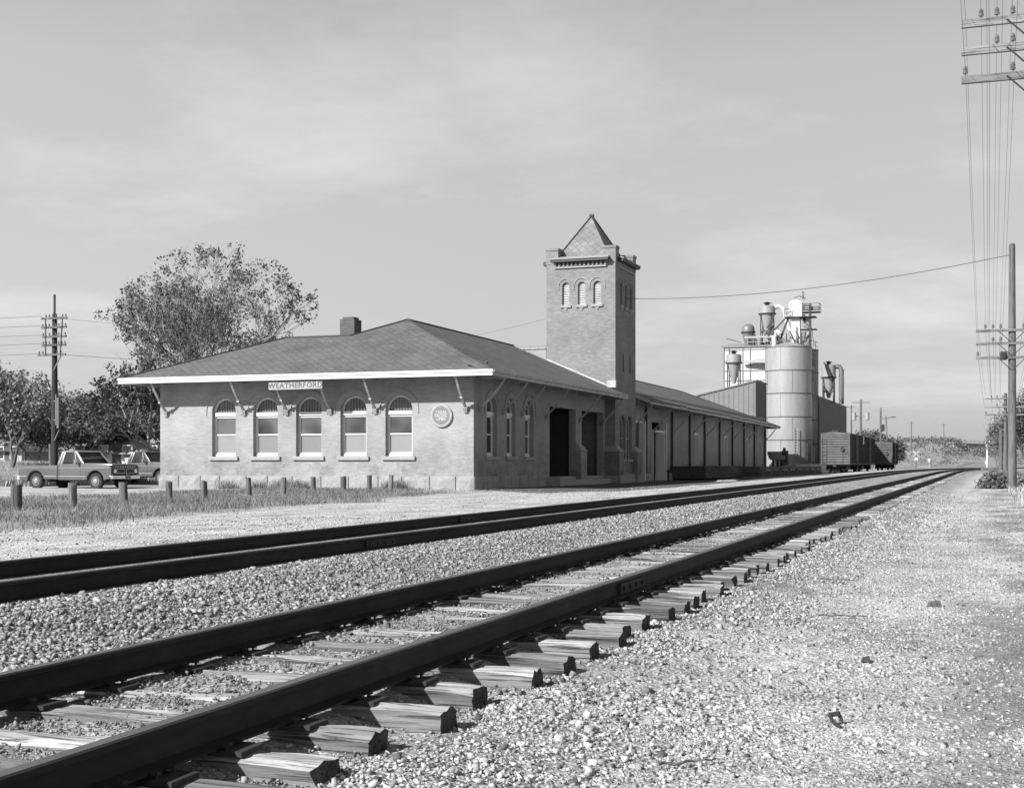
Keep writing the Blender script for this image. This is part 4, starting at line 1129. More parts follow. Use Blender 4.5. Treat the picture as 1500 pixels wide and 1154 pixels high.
    mb = MB(); mb.box(-2.4, 2.3, -.42, -.34, .36, .46); mb.box(-2.4, 2.3, .34, .42, .36, .46); mb.bar((rx, -.8, R), (rx, .8, R), .1); mb.bar((fx, -.8, R), (fx, .8, R), .1); mb.box(-2.3, -1.0, -.8, -.45, .34, .5); mb.build('underframe', M['grille'], tr_)
    return tr_
pickup((-39.55, 51.75, -.12), radians(-3), 'dusty grey two tone pickup truck parked in front, fully in view with its long bed', M['truckpaint'], M['trucklight'])
pickup((-42.6, 61.3, -.05), radians(-4), 'darker second pickup truck, half hidden behind the depot corner', M['truckgrey'], M['truckpaint'])

# ------------------------------------------------------------------ utility poles
def ins_mb(mb, x, y, z, s=1.0):
    mb.lathe(x, y, [(.012*s, z), (.012*s, z+.05*s), (.045*s, z+.05*s), (.05*s, z+.09*s), (.034*s, z+.11*s), (.045*s, z+.13*s), (.034*s, z+.17*s), (.012*s, z+.19*s)], 8)
def upole(x, y, zb, top, arms, label, r0=.17, r1=.11, half=1.52, iz=None, lean=(0, 0), mat='polewood', isz=1.0, nins=10, armw=.09, group='poles of the line along the track', along='x', braces=True):
    root = thing('utility_pole', (x, y, zb), label, 'utility pole', group)
    root.rotation_euler = (lean[0], lean[1], 0)
    h = top-zb
    mb = MB(); n = 8; mb.lathe(0, 0, [(r0+(r1-r0)*k/n, -.5+(h+.5)*k/n) for k in range(n+1)]+[(r1*.5, h+.06)], 14)
    mb.build('pole', M[mat], root, smooth=True)
    for ai, za in enumerate(arms):
        z = za-zb; hf = half if isinstance(half, (int, float)) else half[ai]
        mb = MB()
        if along == 'x': mb.box(-hf, hf, -r1-.1-.0, -r1-.005, z-armw/2-.01, z+armw/2+.01)
        else: mb.box(-r1-.1, -r1-.005, -hf, hf, z-armw/2, z+armw/2)
        am = mb.build('crossarm', M['armwood'], root)
        if braces:
            q_ = MB()
            for s in (-1, 1):
                if along == 'x': q_.bar((s*.6, -r1-.12, z), (s*.02, -r1-.02, z-.55), .02, .03)
                else: q_.bar((-r1-.12, s*.6, z), (-r1-.02, s*.02, z-.55), .02, .03)
            q_.build('brace', M['iron'], am)
        for k in range(nins):
            u = -hf+.08+(2*hf-.16)*k/(nins-1)
            if abs(u) < .2: continue
            if nins > 6 and (k*7+ai*3) % 5 in (0, 3): continue
            q_ = MB(); 
            if along == 'x': ins_mb(q_, u, -r1-.05, z+armw/2+.01, isz)
            else: ins_mb(q_, -r1-.05, u, z+armw/2, isz)
            q_.build('insulator', M['insulw'] if (k*3+ai) % 7 == 1 else M['insul'], am)
    return root
P1 = upole(.86, 30.8, -.3, 11.2, [10.45, 9.86, 9.25], 'nearest line pole, past the right edge, only its crossarm tips in view at the top', isz=1.15, armw=.14)
P2 = upole(.76, 64.0, -.2, 10.75, [6.94, 6.36, 5.73], 'tall round topped line pole with three crossarms by the brush at the right edge', r0=.2, r1=.13, isz=1.3)
P3 = upole(.85, 112.0, 0, 6.5, [6.1, 5.45, 4.85], 'second distant line pole with three crossarms, behind the tall round topped one', r0=.17, r1=.12, isz=1.2, nins=8)
P4 = upole(.6, 135.0, 0, 4.9, [], 'short bare pole stub standing among leaves left of the line poles', r0=.2, r1=.15)
P5 = upole(.9, 178.0, .2, 4.6, [4.2, 3.7, 3.2], 'farthest small line pole with crossarms near the overpass', r0=.15, r1=.1, nins=6, braces=False)
q_ = MB(); q_.lathe(-.35, -.2, [(.12, 5.83), (.16, 5.9), (.16, 6.1), (.1, 6.2)], 10); q_.build('terminal_box', M['iron'], P2)
# left pole beside the trucks
lp = thing('utility_pole', (-52.0, 65.8, 0), 'dark pole at left with five stacked crossarms and a tall thin mast on top', 'utility pole')
mb = MB(); mb.lathe(0, 0, [(.21, -.4), (.20, 2.5), (.17, 6), (.14, 9.8), (.10, 9.85)], 14); mb.build('pole', M['poledark'], lp, smooth=True)
mb = MB(); mb.bar((.09, -.12, 9.0), (.09, -.12, 10.95), .09); mb.build('mast', M['poledark'], lp)
for k, (z, hl, hr) in enumerate([(9.55,.75,1.05),(9.02,.75,1.02),(8.48,.72,1.0),(7.98,.72,.98),(7.42,1.0,.95)]):
    mb = MB(); mb.box(-hl, hr, -.27, -.18, z-.06, z+.06); am = mb.build('crossarm', M['polewood'], lp)
    for i in range(8):
        u = -hl+.08+(hl+hr-.16)*i/7
        if abs(u) < .18 or (i*3+k) % 5 == 0: continue
        q_ = MB(); ins_mb(q_, u, -.22, z+.045, 1.0); q_.build('insulator', M['insul'], am)
mb = MB(); mb.box(-.45, -.38, -.31, -.275, 7.4, 9.5); mb.build('spreader_bar', M['poledark'], lp)
mb = MB(); mb.bar((.78, -.29, 9.5), (.62, -.29, 7.45), .07, .03, up=(0,1,0)); mb.build('spreader_bar', M['poledark'], lp)
mb = MB(); mb.bar((.65, -.24, 7.4), (.1, -.2, 6.5), .06); mb.build('brace', M['armwood'], lp)
mb = MB(); mb.tube([(.34, -.3, 3.3), (.34, -.3, 5.1)], .055, 8); mb.tube([(.5, -.3, 3.1), (.5, -.3, 4.9)], .10, 8); mb.bar((.1,-.2,4.7),(.5,-.3,4.7),.05); mb.bar((.1,-.2,3.6),(.5,-.3,3.6),.05); mb.bar((.15,-.2,2.4),(.55,-.3,3.0),.05)
mb.build('riser_tube', M['steeldark'], lp)
mb = MB(); mb.box(-.32, -.2, -.12, .05, -.2, 2.2); mb.build('conduit', M['polewood'], lp)

# far poles beyond the boxcars
def farpole(px, pyt, z, zb, hw, label, arm=True, extra=None, lean=0, r=.15):
    X, Y = at(px, z); top = zz(pyt, z)
    root = thing('utility_pole', (X, Y, zb), label, 'utility pole', 'far utility poles beyond the boxcars'); root.rotation_euler = (0, lean, 0)
    h = top-zb
    mb = MB(); mb.lathe(0, 0, [(r*1.1, -1), (r*.8, h)], 8); mb.build('pole', M['polewood'], root)
    if arm:
        mb = MB(); mb.box(-hw, hw, -.25, -.13, h-.55, h-.40); mb.build('crossarm', M['armwood'], root)
    if extra == 'trans':
        for s in (-1, 1):
            mb = MB(); mb.lathe(s*1.1, -.5, [(.1, h-3.6), (.38, h-3.5), (.38, h-2.2), (.1, h-2.1)], 14); mb.build('transformer', M['steel'], root, smooth=True)
        mb = MB(); mb.box(-1.3, 1.3, -.3, -.12, h-2.9, h-2.75); mb.build('transformer_bracket', M['armwood'], root)
    if extra == 'lamp':
        mb = MB(); mb.tube([(0,0,h-.6),(.7,0,h-.3),(1.2,0,h-.3)], .05, 6); mb.build('lamp_arm', M['iron'], root)
        mb = MB(); mb.hexa([(1.1,-.2,h-.45),(1.9,-.15,h-.4),(1.9,.15,h-.4),(1.1,.2,h-.45),(1.1,-.15,h-.2),(1.9,-.1,h-.25),(1.9,.1,h-.25),(1.1,.15,h-.2)]); mb.build('lamp_head', M['iron'], root)
    if extra == 'can':
        mb = MB(); mb.lathe(.45, -.3, [(.1, h-4.4), (.3, h-4.3), (.3, h-3.2), (.1, h-3.1)], 12); mb.build('transformer', M['iron'], root, smooth=True)
    return root
farpole(1261, 585.5, 232, 0, 1.55, 'far pole with a single crossarm and two pale transformers above the boxcars', extra='trans', r=.2)
farpole(1247, 593, 265, 0, .9, 'thin far pole with a short crossarm left of the twin transformer pole')
farpole(1290, 597.5, 255, 0, 1.1, 'dark far pole with one can transformer right of the boxcar roof', extra='can', r=.2)
farpole(1301, 609, 265, 0, .8, 'leaning far pole with a street lamp arm above the second boxcar group', extra='lamp', lean=-.04)
farpole(1335, 617, 400, 6, .7, 'left of the two lone poles on the embankment skyline', r=.14)
farpole(1382.5, 620, 400, 6, .75, 'right of the two lone poles on the embankment skyline', r=.14)

# wires
def wire(a, b, sag, r, label, group='wires of the line along the track', n=14, m='wire', nm='line_wire'):
    a = Vector(a); b = Vector(b); mb = MB(off=a)
    pts = [a.lerp(b, k/n)-Vector((0, 0, sag*4*(k/n)*(1-k/n))) for k in range(n+1)]
    mb.tube(pts, r, 4); o = mb.build(nm, M[m]); o.location = a; return tag(o, label, 'wire', group)
for ai in range(3):
    za, zb_, zc_ = [10.45, 9.86, 9.25][ai]+.22, [6.94, 6.36, 5.73][ai]+.2, [6.1, 5.45, 4.85][ai]+.2
    for u in ([-1.44, -1.12, -.8, -.5, .45, .8] if ai == 0 else [-1.0, -.7, .8] if ai == 1 else [-1.44, -.95, -.45]):
        wire((.86+u, 30.8, za), (.76+u, 64, zb_), .25, .0038, 'thin wire running from the top right corner down to the tall line pole')
        wire((.76+u, 64, zb_), (.85+u, 112, zc_), .35, .006, 'thin wire between the tall line pole and the next one behind it')
        if u < 0: wire((.86+u, 30.8, za), (.9+u, -6, za+1.2), .2, .004, 'thin wire leaving the top of the picture above the nearest crossarms')
Xa, Ya = .76, 64
wire((Xa-.1, Ya, 10.3), (-20.45, 77.2, 10.75), .55, .018, 'dark cable slung from the tall pole at right to the tower', 'service cables', 24, nm='service_cable')
wire((-24.58, 77.2, 9.9), (-52, 90, 8.7), .6, .008, 'faint thin cable sloping from the tower down behind the depot roof', 'service cables', nm='service_cable')
for k, (z, hl) in enumerate([(9.7,.7),(9.15,.7),(8.6,.65),(8.1,.65),(7.5,.9)]):
    wire((-52-hl, 65.6, z), (-90, 60, z+1.0), .5, .012, 'thin wire leaving the dark left pole toward the left edge', 'wires of the left pole')
wire((-51.2, 65.6, 7.4), (-38, 110, 9.5), .5, .012, 'thin wire from the dark left pole passing behind the big tree', 'wires of the left pole')
wire((-51.2, 65.6, 9.5), (-38, 120, 12), .5, .008, 'upper thin wire from the dark left pole toward the big tree', 'wires of the left pole')

# ------------------------------------------------------------------ boxcars on the spur
def boxcar(y0, L, label):
    root = thing('boxcar', (-16.2, y0, .05), label, 'boxcar', 'boxcars on the spur')
    hw = 1.55; z0, z1 = 1.05, 4.25
    mb = MB()
    mb.box(-hw+.05, hw-.05, .08, L-.08, z0, z1); bd = mb.build('body', M['boxcar_side'], root)
    mb = MB()
    for yy in (.0, L):                                  # corrugated ends
        mb = MB()
        s = -1 if yy == 0 else 1; y_ = .08 if yy == 0 else L-.08
        n = 11; pts = []
        for k in range(n*6+1):
            z = z0+.12+(z1-z0-.22)*k/(n*6); pts.append((y_+s*(.03+.075*max(0, sin(pi*((k % 6)/6)))**.8), z))
        A = [mb.p(-hw+.12, a, b) for a, b in pts]; B = [mb.p(hw-.12, a, b) for a, b in pts]
        for k in range(len(A)-1): mb.f.append([A[k], B[k], B[k+1], A[k+1]]); mb.mi.append(0)
        mb.box(-hw, -hw+.13, min(y_, y_+s*.11), max(y_, y_+s*.11), z0-.1, z1); mb.box(hw-.13, hw, min(y_, y_+s*.11), max(y_, y_+s*.11), z0-.1, z1)
        mb.box(-hw, hw, min(y_, y_+s*.1), max(y_, y_+s*.1), z0-.1, z0+.12)
        mb.prism([(-hw, z1-.1), (hw, z1-.1), (hw, z1+.02), (0, z1+.24), (-hw, z1+.02)], min(y_, y_+s*.1), max(y_, y_+s*.1), 'xz')
        mb.build('corrugated_end', M['boxcar'], root, recalc=False)
    mb = MB(); mb.prism([(-hw-.03, z1+.0), (hw+.03, z1+.0), (hw+.03, z1+.06), (0, z1+.27), (-hw-.03, z1+.06)], .2, L-.2, 'xz')
    mb.box(-.35, .35, .0, L, z1+.32, z1+.37); mb.build('roof', M['boxcar'], root)
    mb = MB(); n = int(L/.95)
    for k in range(n+1):
        yy = .12+(L-.24)*k/n
        if abs(yy-L/2) < 1.3: continue
        for s in (-1, 1): mb.box(s*(hw-.05), s*(hw+.0), yy-.05, yy+.05, z0, z1)
    for s in (-1, 1): mb.box(s*(hw-.06), s*(hw+.03), .1, L-.1, z0-.15, z0+.05)
    mb.build('side_ribs', M['boxcar_side'], root)
    for s in (-1, 1):
        mb = MB(); mb.box(s*(hw-.04), s*(hw+.05), L/2-1.2, L/2+1.2, z0+.06, z1-.1)
        for k in range(5): mb.box(s*(hw+.05), s*(hw+.08), L/2-1.15, L/2+1.15, z0+.2+k*.66, z0+.28+k*.66)
        mb.build('sliding_door', M['boxcar'] if 0 else M['boxcar_side'], root)
    for sx, yy, sgn in ((-1, -.08, -1), (1, L+.0, 1)):
        mb = MB()
        x0_, x1_ = (-hw+.16, -hw+.62) if sx < 0 else (hw-.62, hw-.16)
        for k in range(7): mb.box(x0_, x1_, yy-.03, yy, z0+.05+k*.42 if k < 4 else z0+.05+k*.42, z0+.08+k*.42)
        mb.box(x0_-.02, x0_+.01, yy-.03, yy+.0, z0, z0+2.7); mb.box(x1_-.01, x1_+.02, yy-.03, yy+.0, z0, z0+2.7)
        mb.build('ladder', M['mach'], root)
    mb = MB(); mb.lathe(.75, 2.6, [(.19, -.2), (.21, -.17), (.19, -.14)], 16, True, 'y'); mb.bar((.75, -.15, 1.0), (.75, -.15, 2.6), .03); mb.build('brake_wheel', M['mach'], root)
    for yy in (2.0, L-2.0):
        mb = MB()
        for s in (-1, 1): mb.box(s*.98, s*1.12, yy-1.25, yy+1.25, .42, .62); mb.box(s*.98, s*1.14, yy-.35, yy+.35, .3, .85)
        mb.box(-1.0, 1.0, yy-.2, yy+.2, .5, .9); tk = mb.build('truck_frame', M['mach'], root)
        for dy in (-.85, .85):
            mb = MB()
            for s in (-1, 1): mb.lathe(yy+dy, .42, [(.44, s*.68), (.47, s*.70), (.42, s*.72), (.42, s*.82), (.15, s*.83), (.10, s*1.13), (.02, s*1.15)], 18, True, 'x')
            mb.lathe(yy+dy, .42, [(.08, -.7), (.08, .7)], 8, True, 'x'); mb.build('wheelset', M['iron'], tk)
    mb = MB(); mb.box(-.14, .14, -.55, .1, .75, 1.0); mb.box(-.18, .18, -.75, -.5, .7, 1.02); mb.build('coupler', M['mach'], root)
    mb = MB(); mb.box(-hw+.3, hw-.3, .1, L-.1, .85, 1.05); mb.box(-.7, .7, L/2-1.5, L/2+1.5, .45, .85); mb.build('underframe', M['mach'], root)
    return root
boxcar(149.8, 15.6, 'nearest boxcar with pale corrugated end, beside the silo shed')
boxcar(166.8, 15.6, 'middle boxcar, seen only as a dark flank behind the nearest one')
boxcar(214.5, 12.6, 'smaller looking boxcar standing apart at the far right end of the row')

# ------------------------------------------------------------------ grain elevator group
def girth(mb, X, Y, r, zs, t=.05, n=40):
    for z in zs: mb.lathe(X, Y, [(r+.001, z-.06), (r+t, z-.06), (r+t, z+.06), (r+.001, z+.06)], n, False)
def silo(px, z, r, ztop, label, bands, mat):
    X, Y = at(px, z); root = thing('grain_silo', (X, Y, 0), label, 'silo', 'grain silos')
    mb = MB(); mb.lathe(0, 0, [(r, -.5), (r, ztop), (r-.1, ztop+.02), (.4, ztop+.75), (.01, ztop+.76)], 56, False); mb.build('shell', mat, root, smooth=True)
    mb = MB(); girth(mb, 0, 0, r, bands); mb.build('hoop', M['seam'], root)
    mb = MB(); mb.lathe(0, 0, [(r, ztop-.04), (r+.06, ztop-.04), (r+.06, ztop+.08), (r, ztop+.08)], 56, False); mb.build('rim', M['steeldark'], root)
    mb = MB()
    for i in range(len(bands)+1):
        zl = ([0]+list(bands))[i]; zh = (list(bands)+[ztop])[i]
        for k in range(5):
            a = 2*pi*(k+(.5 if i % 2 else .1))/5-1.9; mb.bar((cos(a)*(r+.005), sin(a)*(r+.005), zl), (cos(a)*(r+.005), sin(a)*(r+.005), zh), .035, .035, up=(cos(a), sin(a), 0))
    mb.build('seam', M['steeldark'], root)
    return root, X, Y
s1, sX, sY = silo(1155, 168, 2.84, zz(507, 165), 'large pale cylindrical silo with dark hoops beside the freight house', [zz(y_, 165) for y_ in (644, 610, 575.3, 541.4)], M['steel'])
mb = MB()
for s in (-1, 1): mb.bar((1.3+s*.2, -2.7, 0), (1.3+s*.2, -2.7, 5.5), .05)
for k in range(15): mb.bar((1.1, -2.7, .3+k*.35), (1.5, -2.7, .3+k*.35), .03)
mb.build('ladder', M['steel'], s1)
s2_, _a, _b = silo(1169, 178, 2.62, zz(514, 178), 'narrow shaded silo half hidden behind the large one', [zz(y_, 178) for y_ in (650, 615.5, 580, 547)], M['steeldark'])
# railing on the back silo
def railing(mb, pts, z, h=1.0, n=1):
    for a, b in zip(pts, pts[1:]):
        L = (Vector(b)-Vector(a)).length; m = max(1, int(L/1.4))
        for k in range(m+1):
            q = Vector(a).lerp(Vector(b), k/m); mb.bar((q.x, q.y, z), (q.x, q.y, z+h), .06)
        for zz_ in (h, h*.5): mb.bar((a[0], a[1], z+zz_), (b[0], b[1], z+zz_), .06)
mb = MB(); railing(mb, [(1.1, -2.3), (2.4, -1.0), (2.4, 1.0)], zz(514, 178), 1.1); mb.build('railing', M['steel'], s2_)
# mill building
ml = thing('feed_mill', (at(1090, 184)[0], at(1090, 184)[1], 0), 'white panelled mill building behind the silo with a railed roof deck', 'mill')
mo = ml.location; zt = zz(508, 184)
lx, ly = at(1060, 184); Ym = ly
rx_ = Ym*((1150-750)/1980*C_-S_)/(C_+(1150-750)/1980*S_)
mb = MB(off=mo); mb.box(lx, rx_, Ym, Ym+9, 0, zt); mb.build('wall', M['millwhite'], ml)
mb = MB(off=mo)
for py_ in (513, 530, 543.5, 558): mb.box(lx-.02, rx_, Ym-.07, Ym-.001, zz(py_, 184)-.045, zz(py_, 184)+.045)
for k, px_ in enumerate((1060.5, 1068, 1088, 1099)):
    x_ = Ym*((px_-750)/1980*C_-S_)/(C_+(px_-750)/1980*S_); mb.box(x_-.045, x_+.045, Ym-.10, Ym-.071, zz(600, 184), zt)
mb.box(lx-.3, rx_+.3, Ym-.2, Ym+.0-.11, zt-.15, zt+.1)
mb.build('girt', M['steeldark'], ml)
mb = MB(off=mo); railing(mb, [(lx+3.2, Ym+.3), (rx_, Ym+.3)], zt, 1.15); mb.box(lx+2.8, rx_, Ym+.25, Ym+.35, zt+1.1, zt+1.35)
mb.build('railing', M['steel'], ml)
mb = MB(off=mo)
rm = random.Random(5)
for k in range(20): x_ = lx+3.0+k*.40; mb.box(x_, x_+rm.uniform(.08, .3), Ym+1.5, Ym+1.9, zt, zt+rm.uniform(.4, 1.9))
for k in range(9):
    x_ = lx+3.4+rm.uniform(0, 6.5); mb.bar((x_, Ym+1.2, zt+rm.uniform(0, .6)), (x_+rm.uniform(-1.6, 1.6), Ym+1.2, zt+rm.uniform(1.0, 2.6)), rm.uniform(.07, .2))
mb.bar((lx, Ym+2, zt+1.3), (lx+2.0, Ym+2, zt+.7), .1); mb.bar((lx+.2, Ym+2, zt+.5), (lx+2.6, Ym+2, zt+.4), .06); mb.build('roof_machinery', M['mach'], ml)
# duct from the mill to the silo
mb = MB(off=mo); xa = at(1087, 184); mb.T = None
x0_ = Ym*((1088-750)/1980*C_-S_)/(C_+(1088-750)/1980*S_)
mb.hexa([(x0_,Ym-.9,zz(532.5,184)),(rx_,Ym-1.6,zz(535,184)),(rx_,Ym-.2,zz(535,184)),(x0_,Ym-.5,zz(532.5,184)),(x0_,Ym-.9,zz(531,184)),(rx_,Ym-1.6,zz(523,184)),(rx_,Ym-.2,zz(523,184)),(x0_,Ym-.5,zz(531,184))])
mb.build('duct', M['steel'], ml)
# hole in the wall above the cyclone
# cyclones
def cyclone(px, z, pyt, pyc, pyb, rpx, label, mat='steel', dome=False, legs=None, cap=True, pipe=None):
    X, Y = at(px, z); root = thing('dust_cyclone', (X, Y, 0), label, 'dust collector', 'dust collectors of the mill'); r = rpx*z/1980
    zt_, zc, zb_ = zz(pyt, z), zz(pyc, z), zz(pyb, z)
    mb = MB(); prof = [(.12*r+.1, zb_), (r*.98, zc), (r, zc), (r, zt_)]
    if dome: prof += [(r*.92, zt_+.5*r), (r*.7, zt_+.8*r), (r*.3, zt_+.98*r), (.02, zt_+r)]
    else: prof += [(r*.55, zt_+.12*r), (.02, zt_+.13*r)]
    mb.lathe(0, 0, prof, 28, False); mb.build('shell', M[mat], root, smooth=True)
    mb = MB(); mb.lathe(0, 0, [(r, zc-.07), (r*1.13, zc-.07), (r*1.13, zc+.07), (r, zc+.07)], 28, False); mb.build('flange', M['mach'], root)
    if cap and not dome:
        mb = MB(); mb.lathe(0, 0, [(r*.28, zt_), (r*.28, zt_+.38*r), (r*.62, zt_+.4*r), (.02, zt_+.62*r)], 16, False); mb.build('rain_cap', M['mach'], root)
    if legs is not None:
        zl = zz(legs, z); mb = MB(); e_ = r*1.02
        for a in (45, 135, 225, 315):
            ca, sa = cos(radians(a)), sin(radians(a)); mb.bar((e_*ca, e_*sa, zl), (e_*ca, e_*sa, zc), .13)
        for zz_ in (zl+(zc-zl)*.45,):
            q4 = [(e_*cos(radians(a)), e_*sin(radians(a)), zz_) for a in (45, 135, 225, 315, 45)]
            for a, b in zip(q4, q4[1:]): mb.bar(a, b, .1)
        mb.build('stand', M['mach'], root)
    return root
cyclone(1075, 176, 520, 532, 562, 11, 'pale cone shaped dust collector in front of the white mill wall', legs=600)
cyclone(1096, 186, 484, 487, 515, 9.5, 'small domed dust collector on the left of the mill roof', 'steeldark', dome=True)
c3_ = cyclone(1124, 186, 449, 460, 497, 11.5, 'tall funnel shaped dust collector standing highest on the mill roof', legs=507)
mb = MB(); r = 11.5*186/1980; pts = [(r*.9,0,zz(451,186)), (r*1.5,0,zz(449,186)), (r*2.0,0,zz(453,186)), (r*2.4,0,zz(470,186)), (r*2.9,0,zz(486,186))]
mb.tube(pts, .3, 10); mb.build('elbow_pipe', M['millwhite'], c3_, smooth=True)
c4_ = cyclone(1214, 192, 535, 553, 583, 10.3, 'dust collector on legs over the shaded right hand shed', 'steel', legs=590)
mb = MB(); pts = [(1.0,0,zz(537,192)), (1.45,0,zz(537.5,192)), (1.75,0,zz(542,192)), (1.75,0,zz(592,192))]; mb.tube(pts, .36, 12)
mb.bar((-.6,-.9,zz(531,192)), (.9,-.9,zz(552,192)), .3, .12); mb.build('down_pipe', M['steeldark'], c4_, smooth=True)
# bucket elevator head and leg
hX, hY = at(1166, 172); el = thing('bucket_elevator', (hX, hY, 0), 'white round topped elevator leg with dark platforms above the silo', 'elevator')
zq = lambda py: zz(py, 172)
mb = MB(); mb.box(-.55, .55, -.45, .45, zq(515), zq(462)); mb.build('leg_casing', M['millwhite'], el)
mb = MB(); P = [(-.85, zq(466)), (.85, zq(466)), (.85, zq(446))]+[(.85*cos(pi*k/10), zq(446)+.55*sin(pi*k/10)) for k in range(1, 10)]+[(-.85, zq(446))]
mb.prism(P, -.6, .6, 'xz'); mb.build('head_casing', M['millwhite'], el, bevel=.05)
mb = MB(); mb.box(-1.3, 2.5, -1.0, 1.0, zq(466), zq(466)+.12); mb.box(.9, 3.0, -.8, .8, zq(459), zq(459)+.1); mb.box(.6, 2.6, -.7, .7, zq(484), zq(484)+.1)
railing(mb, [(.9, -.8), (3.0, -.8), (3.0, .8)], zq(459), 1.1); railing(mb, [(-1.3, -1.0), (-.6, -1.0)], zq(466), 1.1); railing(mb, [(.9,-.7),(.9,.7)], zq(440), 1.0)
mb.build('platform', M['mach'], el)
mb = MB(); mb.bar((1.85, -.6, zq(515)), (1.85, -.6, zq(447)), .28); mb.bar((-1.2, -.6, zq(466)), (-3.4, -.6, zq(492)), .16); mb.bar((-.9, -.5, zq(466)), (-2.0, -.5, zq(500)), .22); mb.bar((.5,-.5,zq(466)),(1.8,-.5,zq(480)),.1); mb.bar((1.8,-.5,zq(490)),(.6,-.5,zq(505)),.12)
mb.build('support_frame', M['mach'], el)
for (a, b, c, d_, e_, f_) in ((.95, 1.7, -.5, .5, 455, 446), (1.9, 2.9, -.4, .4, 455, 450), (1.0, 1.8, -.5, .3, 480, 468), (-2.0,-1.2,-.5,.4,507,498), (.9,1.7,-.4,.4,507,492)):
    mb = MB(); mb.box(a, b, c, d_, zq(e_), zq(f_)); mb.build('drive_motor', M['steeldark'], el)
mb = MB(); mb.bar((-3.0, -.4, zq(482)), (-1.4, -.4, zq(508)), .75, .5); mb.bar((-3.0,-.4,zq(480)),(-3.4,-.4,zq(476)),.9,.7); mb.build('spout', M['mach'], el)
mb = MB(); mb.tube([(0,0,zq(441)),(-.2,0,zq(436)),(.4,0,zq(434)),(1.2,0,zq(438))], .05, 6); mb.lathe(-3.4+.0, 0, [(.01,0)], 3) if 0 else None; mb.build('lifting_hook', M['mach'], el)
mb = MB(); 
for (pp, zz0, hh, ww) in ((1139,172,490,0.6),(1116,172,493,.5),(1107,172,497,.4)):
    pass
mb = MB(); mb.tube([(-2.6,-.9,zq(507)),(-2.6,-.9,zq(492)),(-2.45,-.9,zq(487)),(-2.1,-.9,zq(486)),(-1.9,-.9,zq(490))], .33, 10); mb.build('hooded_pipe', M['millwhite'], el, smooth=True)
re_ = random.Random(12)
for k in range(7):
    mb = MB(); x_ = re_.uniform(.9, 1.75); z_ = zq(re_.uniform(450, 505)); mb.box(x_, x_+re_.uniform(.15, .6), -.55, -.2, z_, z_+re_.uniform(.3, .9)); mb.build('control_box', M['mach'] if k % 2 else M['steeldark'], el)
mb = MB()
for k in range(8): mb.bar((re_.uniform(-1.6, 2.4), -.7, zq(507)), (re_.uniform(-1.2, 2.2), -.7, zq(re_.uniform(478, 500))), .08)
mb.build('brace_frame', M['mach'], el)
# sheds
def shed(name, X0_, X1_, Y0_, Y1_, zL, zR, label, mat, matside):
    root = thing(name, ((X0_+X1_)/2, Y0_, 0), label, 'shed'); o_ = root.location
    mb = MB(off=o_); mb.prism([(X0_, -.3), (X1_, -.3), (X1_, zR), (X0_, zL)], Y0_, Y1_, 'xz'); mb.build('wall', mat, root)
    mb = MB(off=o_); n = int((X1_-X0_)/.55)
    for k in range(n):
        if k == 0: fm = mb
        x_ = X0_+(X1_-X0_)*(k+.5)/n; zt_ = zL+(zR-zL)*(k+.5)/n
        mb.hexa([(x_-.05,Y0_-.05,0),(x_+.05,Y0_-.05,0),(x_+.08,Y0_-.001,0),(x_-.08,Y0_-.001,0),(x_-.05,Y0_-.05,zt_-.1),(x_+.05,Y0_-.05,zt_-.1),(x_+.08,Y0_-.001,zt_-.1),(x_-.08,Y0_-.001,zt_-.1)])
    mb.build('front_ribbing', mat, root); mb = MB(off=o_)
    n = int((Y1_-Y0_)/.6)
    for k in range(n):
        y_ = Y0_+(Y1_-Y0_)*(k+.5)/n; mb.box(X1_+.001, X1_+.05, y_-.06, y_+.06, 0, zR-.1)
    mb.build('ribbing', matside, root)
    mb = MB(off=o_); mb.box(X1_+.052, X1_+.06, Y0_+.02, Y1_, 0, zR-.1); mb.build('side_shade_sheet', matside, root)  # thin dark sheet over the flank, its shade put into the colour
    mb = MB(off=o_); mb.hexa([(X0_-.1,Y0_-.15,zL),(X1_+.15,Y0_-.15,zR+.02),(X1_+.15,Y1_+.1,zR+.02),(X0_-.1,Y1_+.1,zL),(X0_-.1,Y0_-.15,zL+.16),(X1_+.15,Y0_-.15,zR+.18),(X1_+.15,Y1_+.1,zR+.18),(X0_-.1,Y1_+.1,zL+.16)]); mb.build('roof', M['steeldark'], root)
    return root
kX, kY = at(1107, 150)
shed('metal_shed', kX-15, kX, kY, kY+7.2, zz(557, 150)-15*.24, zz(557, 150)-.1, 'ribbed metal shed with sloping roof behind the freight house roof', M['shedsteel'], M['shedshade'])
shed('metal_shed', -32, -21.6, 180, 215, 9.0, 9.75, 'long shaded metal shed behind the nearest boxcar', M['steeldark'], M['shedshade'])
# tractor-like loader with a hopper at the foot of the silo, and a low white wall
tX, tY = at(1140, 158); ld = thing('seed_hopper', (tX, tY, 0), 'small dark hopper machine on legs at the foot of the large silo', 'hopper')
mb = MB(); mb.prism([(-1.1, 2.05), (.9, 2.05), (.9, 1.55), (-.8, 1.5), (-1.0, 1.75)], -.7, .7, 'xz'); mb.box(-1.15, .5, -.75, .75, 2.06, 2.5); mb.build('hopper', M['steeldark'], ld)
mb = MB(); mb.box(.5, 1.1, -.6, .6, .9, 2.6); mb.lathe(.7, 0, [(.12, 2.6), (.2, 2.75), (.12, 2.95)], 8); mb.build('engine', M['mach'], ld)
mb = MB()
for x_ in (-.7, -.1, .4): mb.bar((x_, -.4, 0), (x_*.8, -.4, 1.6), .14); mb.bar((x_, .4, 0), (x_*.8, .4, 1.6), .14)
mb.box(-1.3, 1.5, -.6, .6, 0, .55); mb.build('frame', M['mach'], ld)
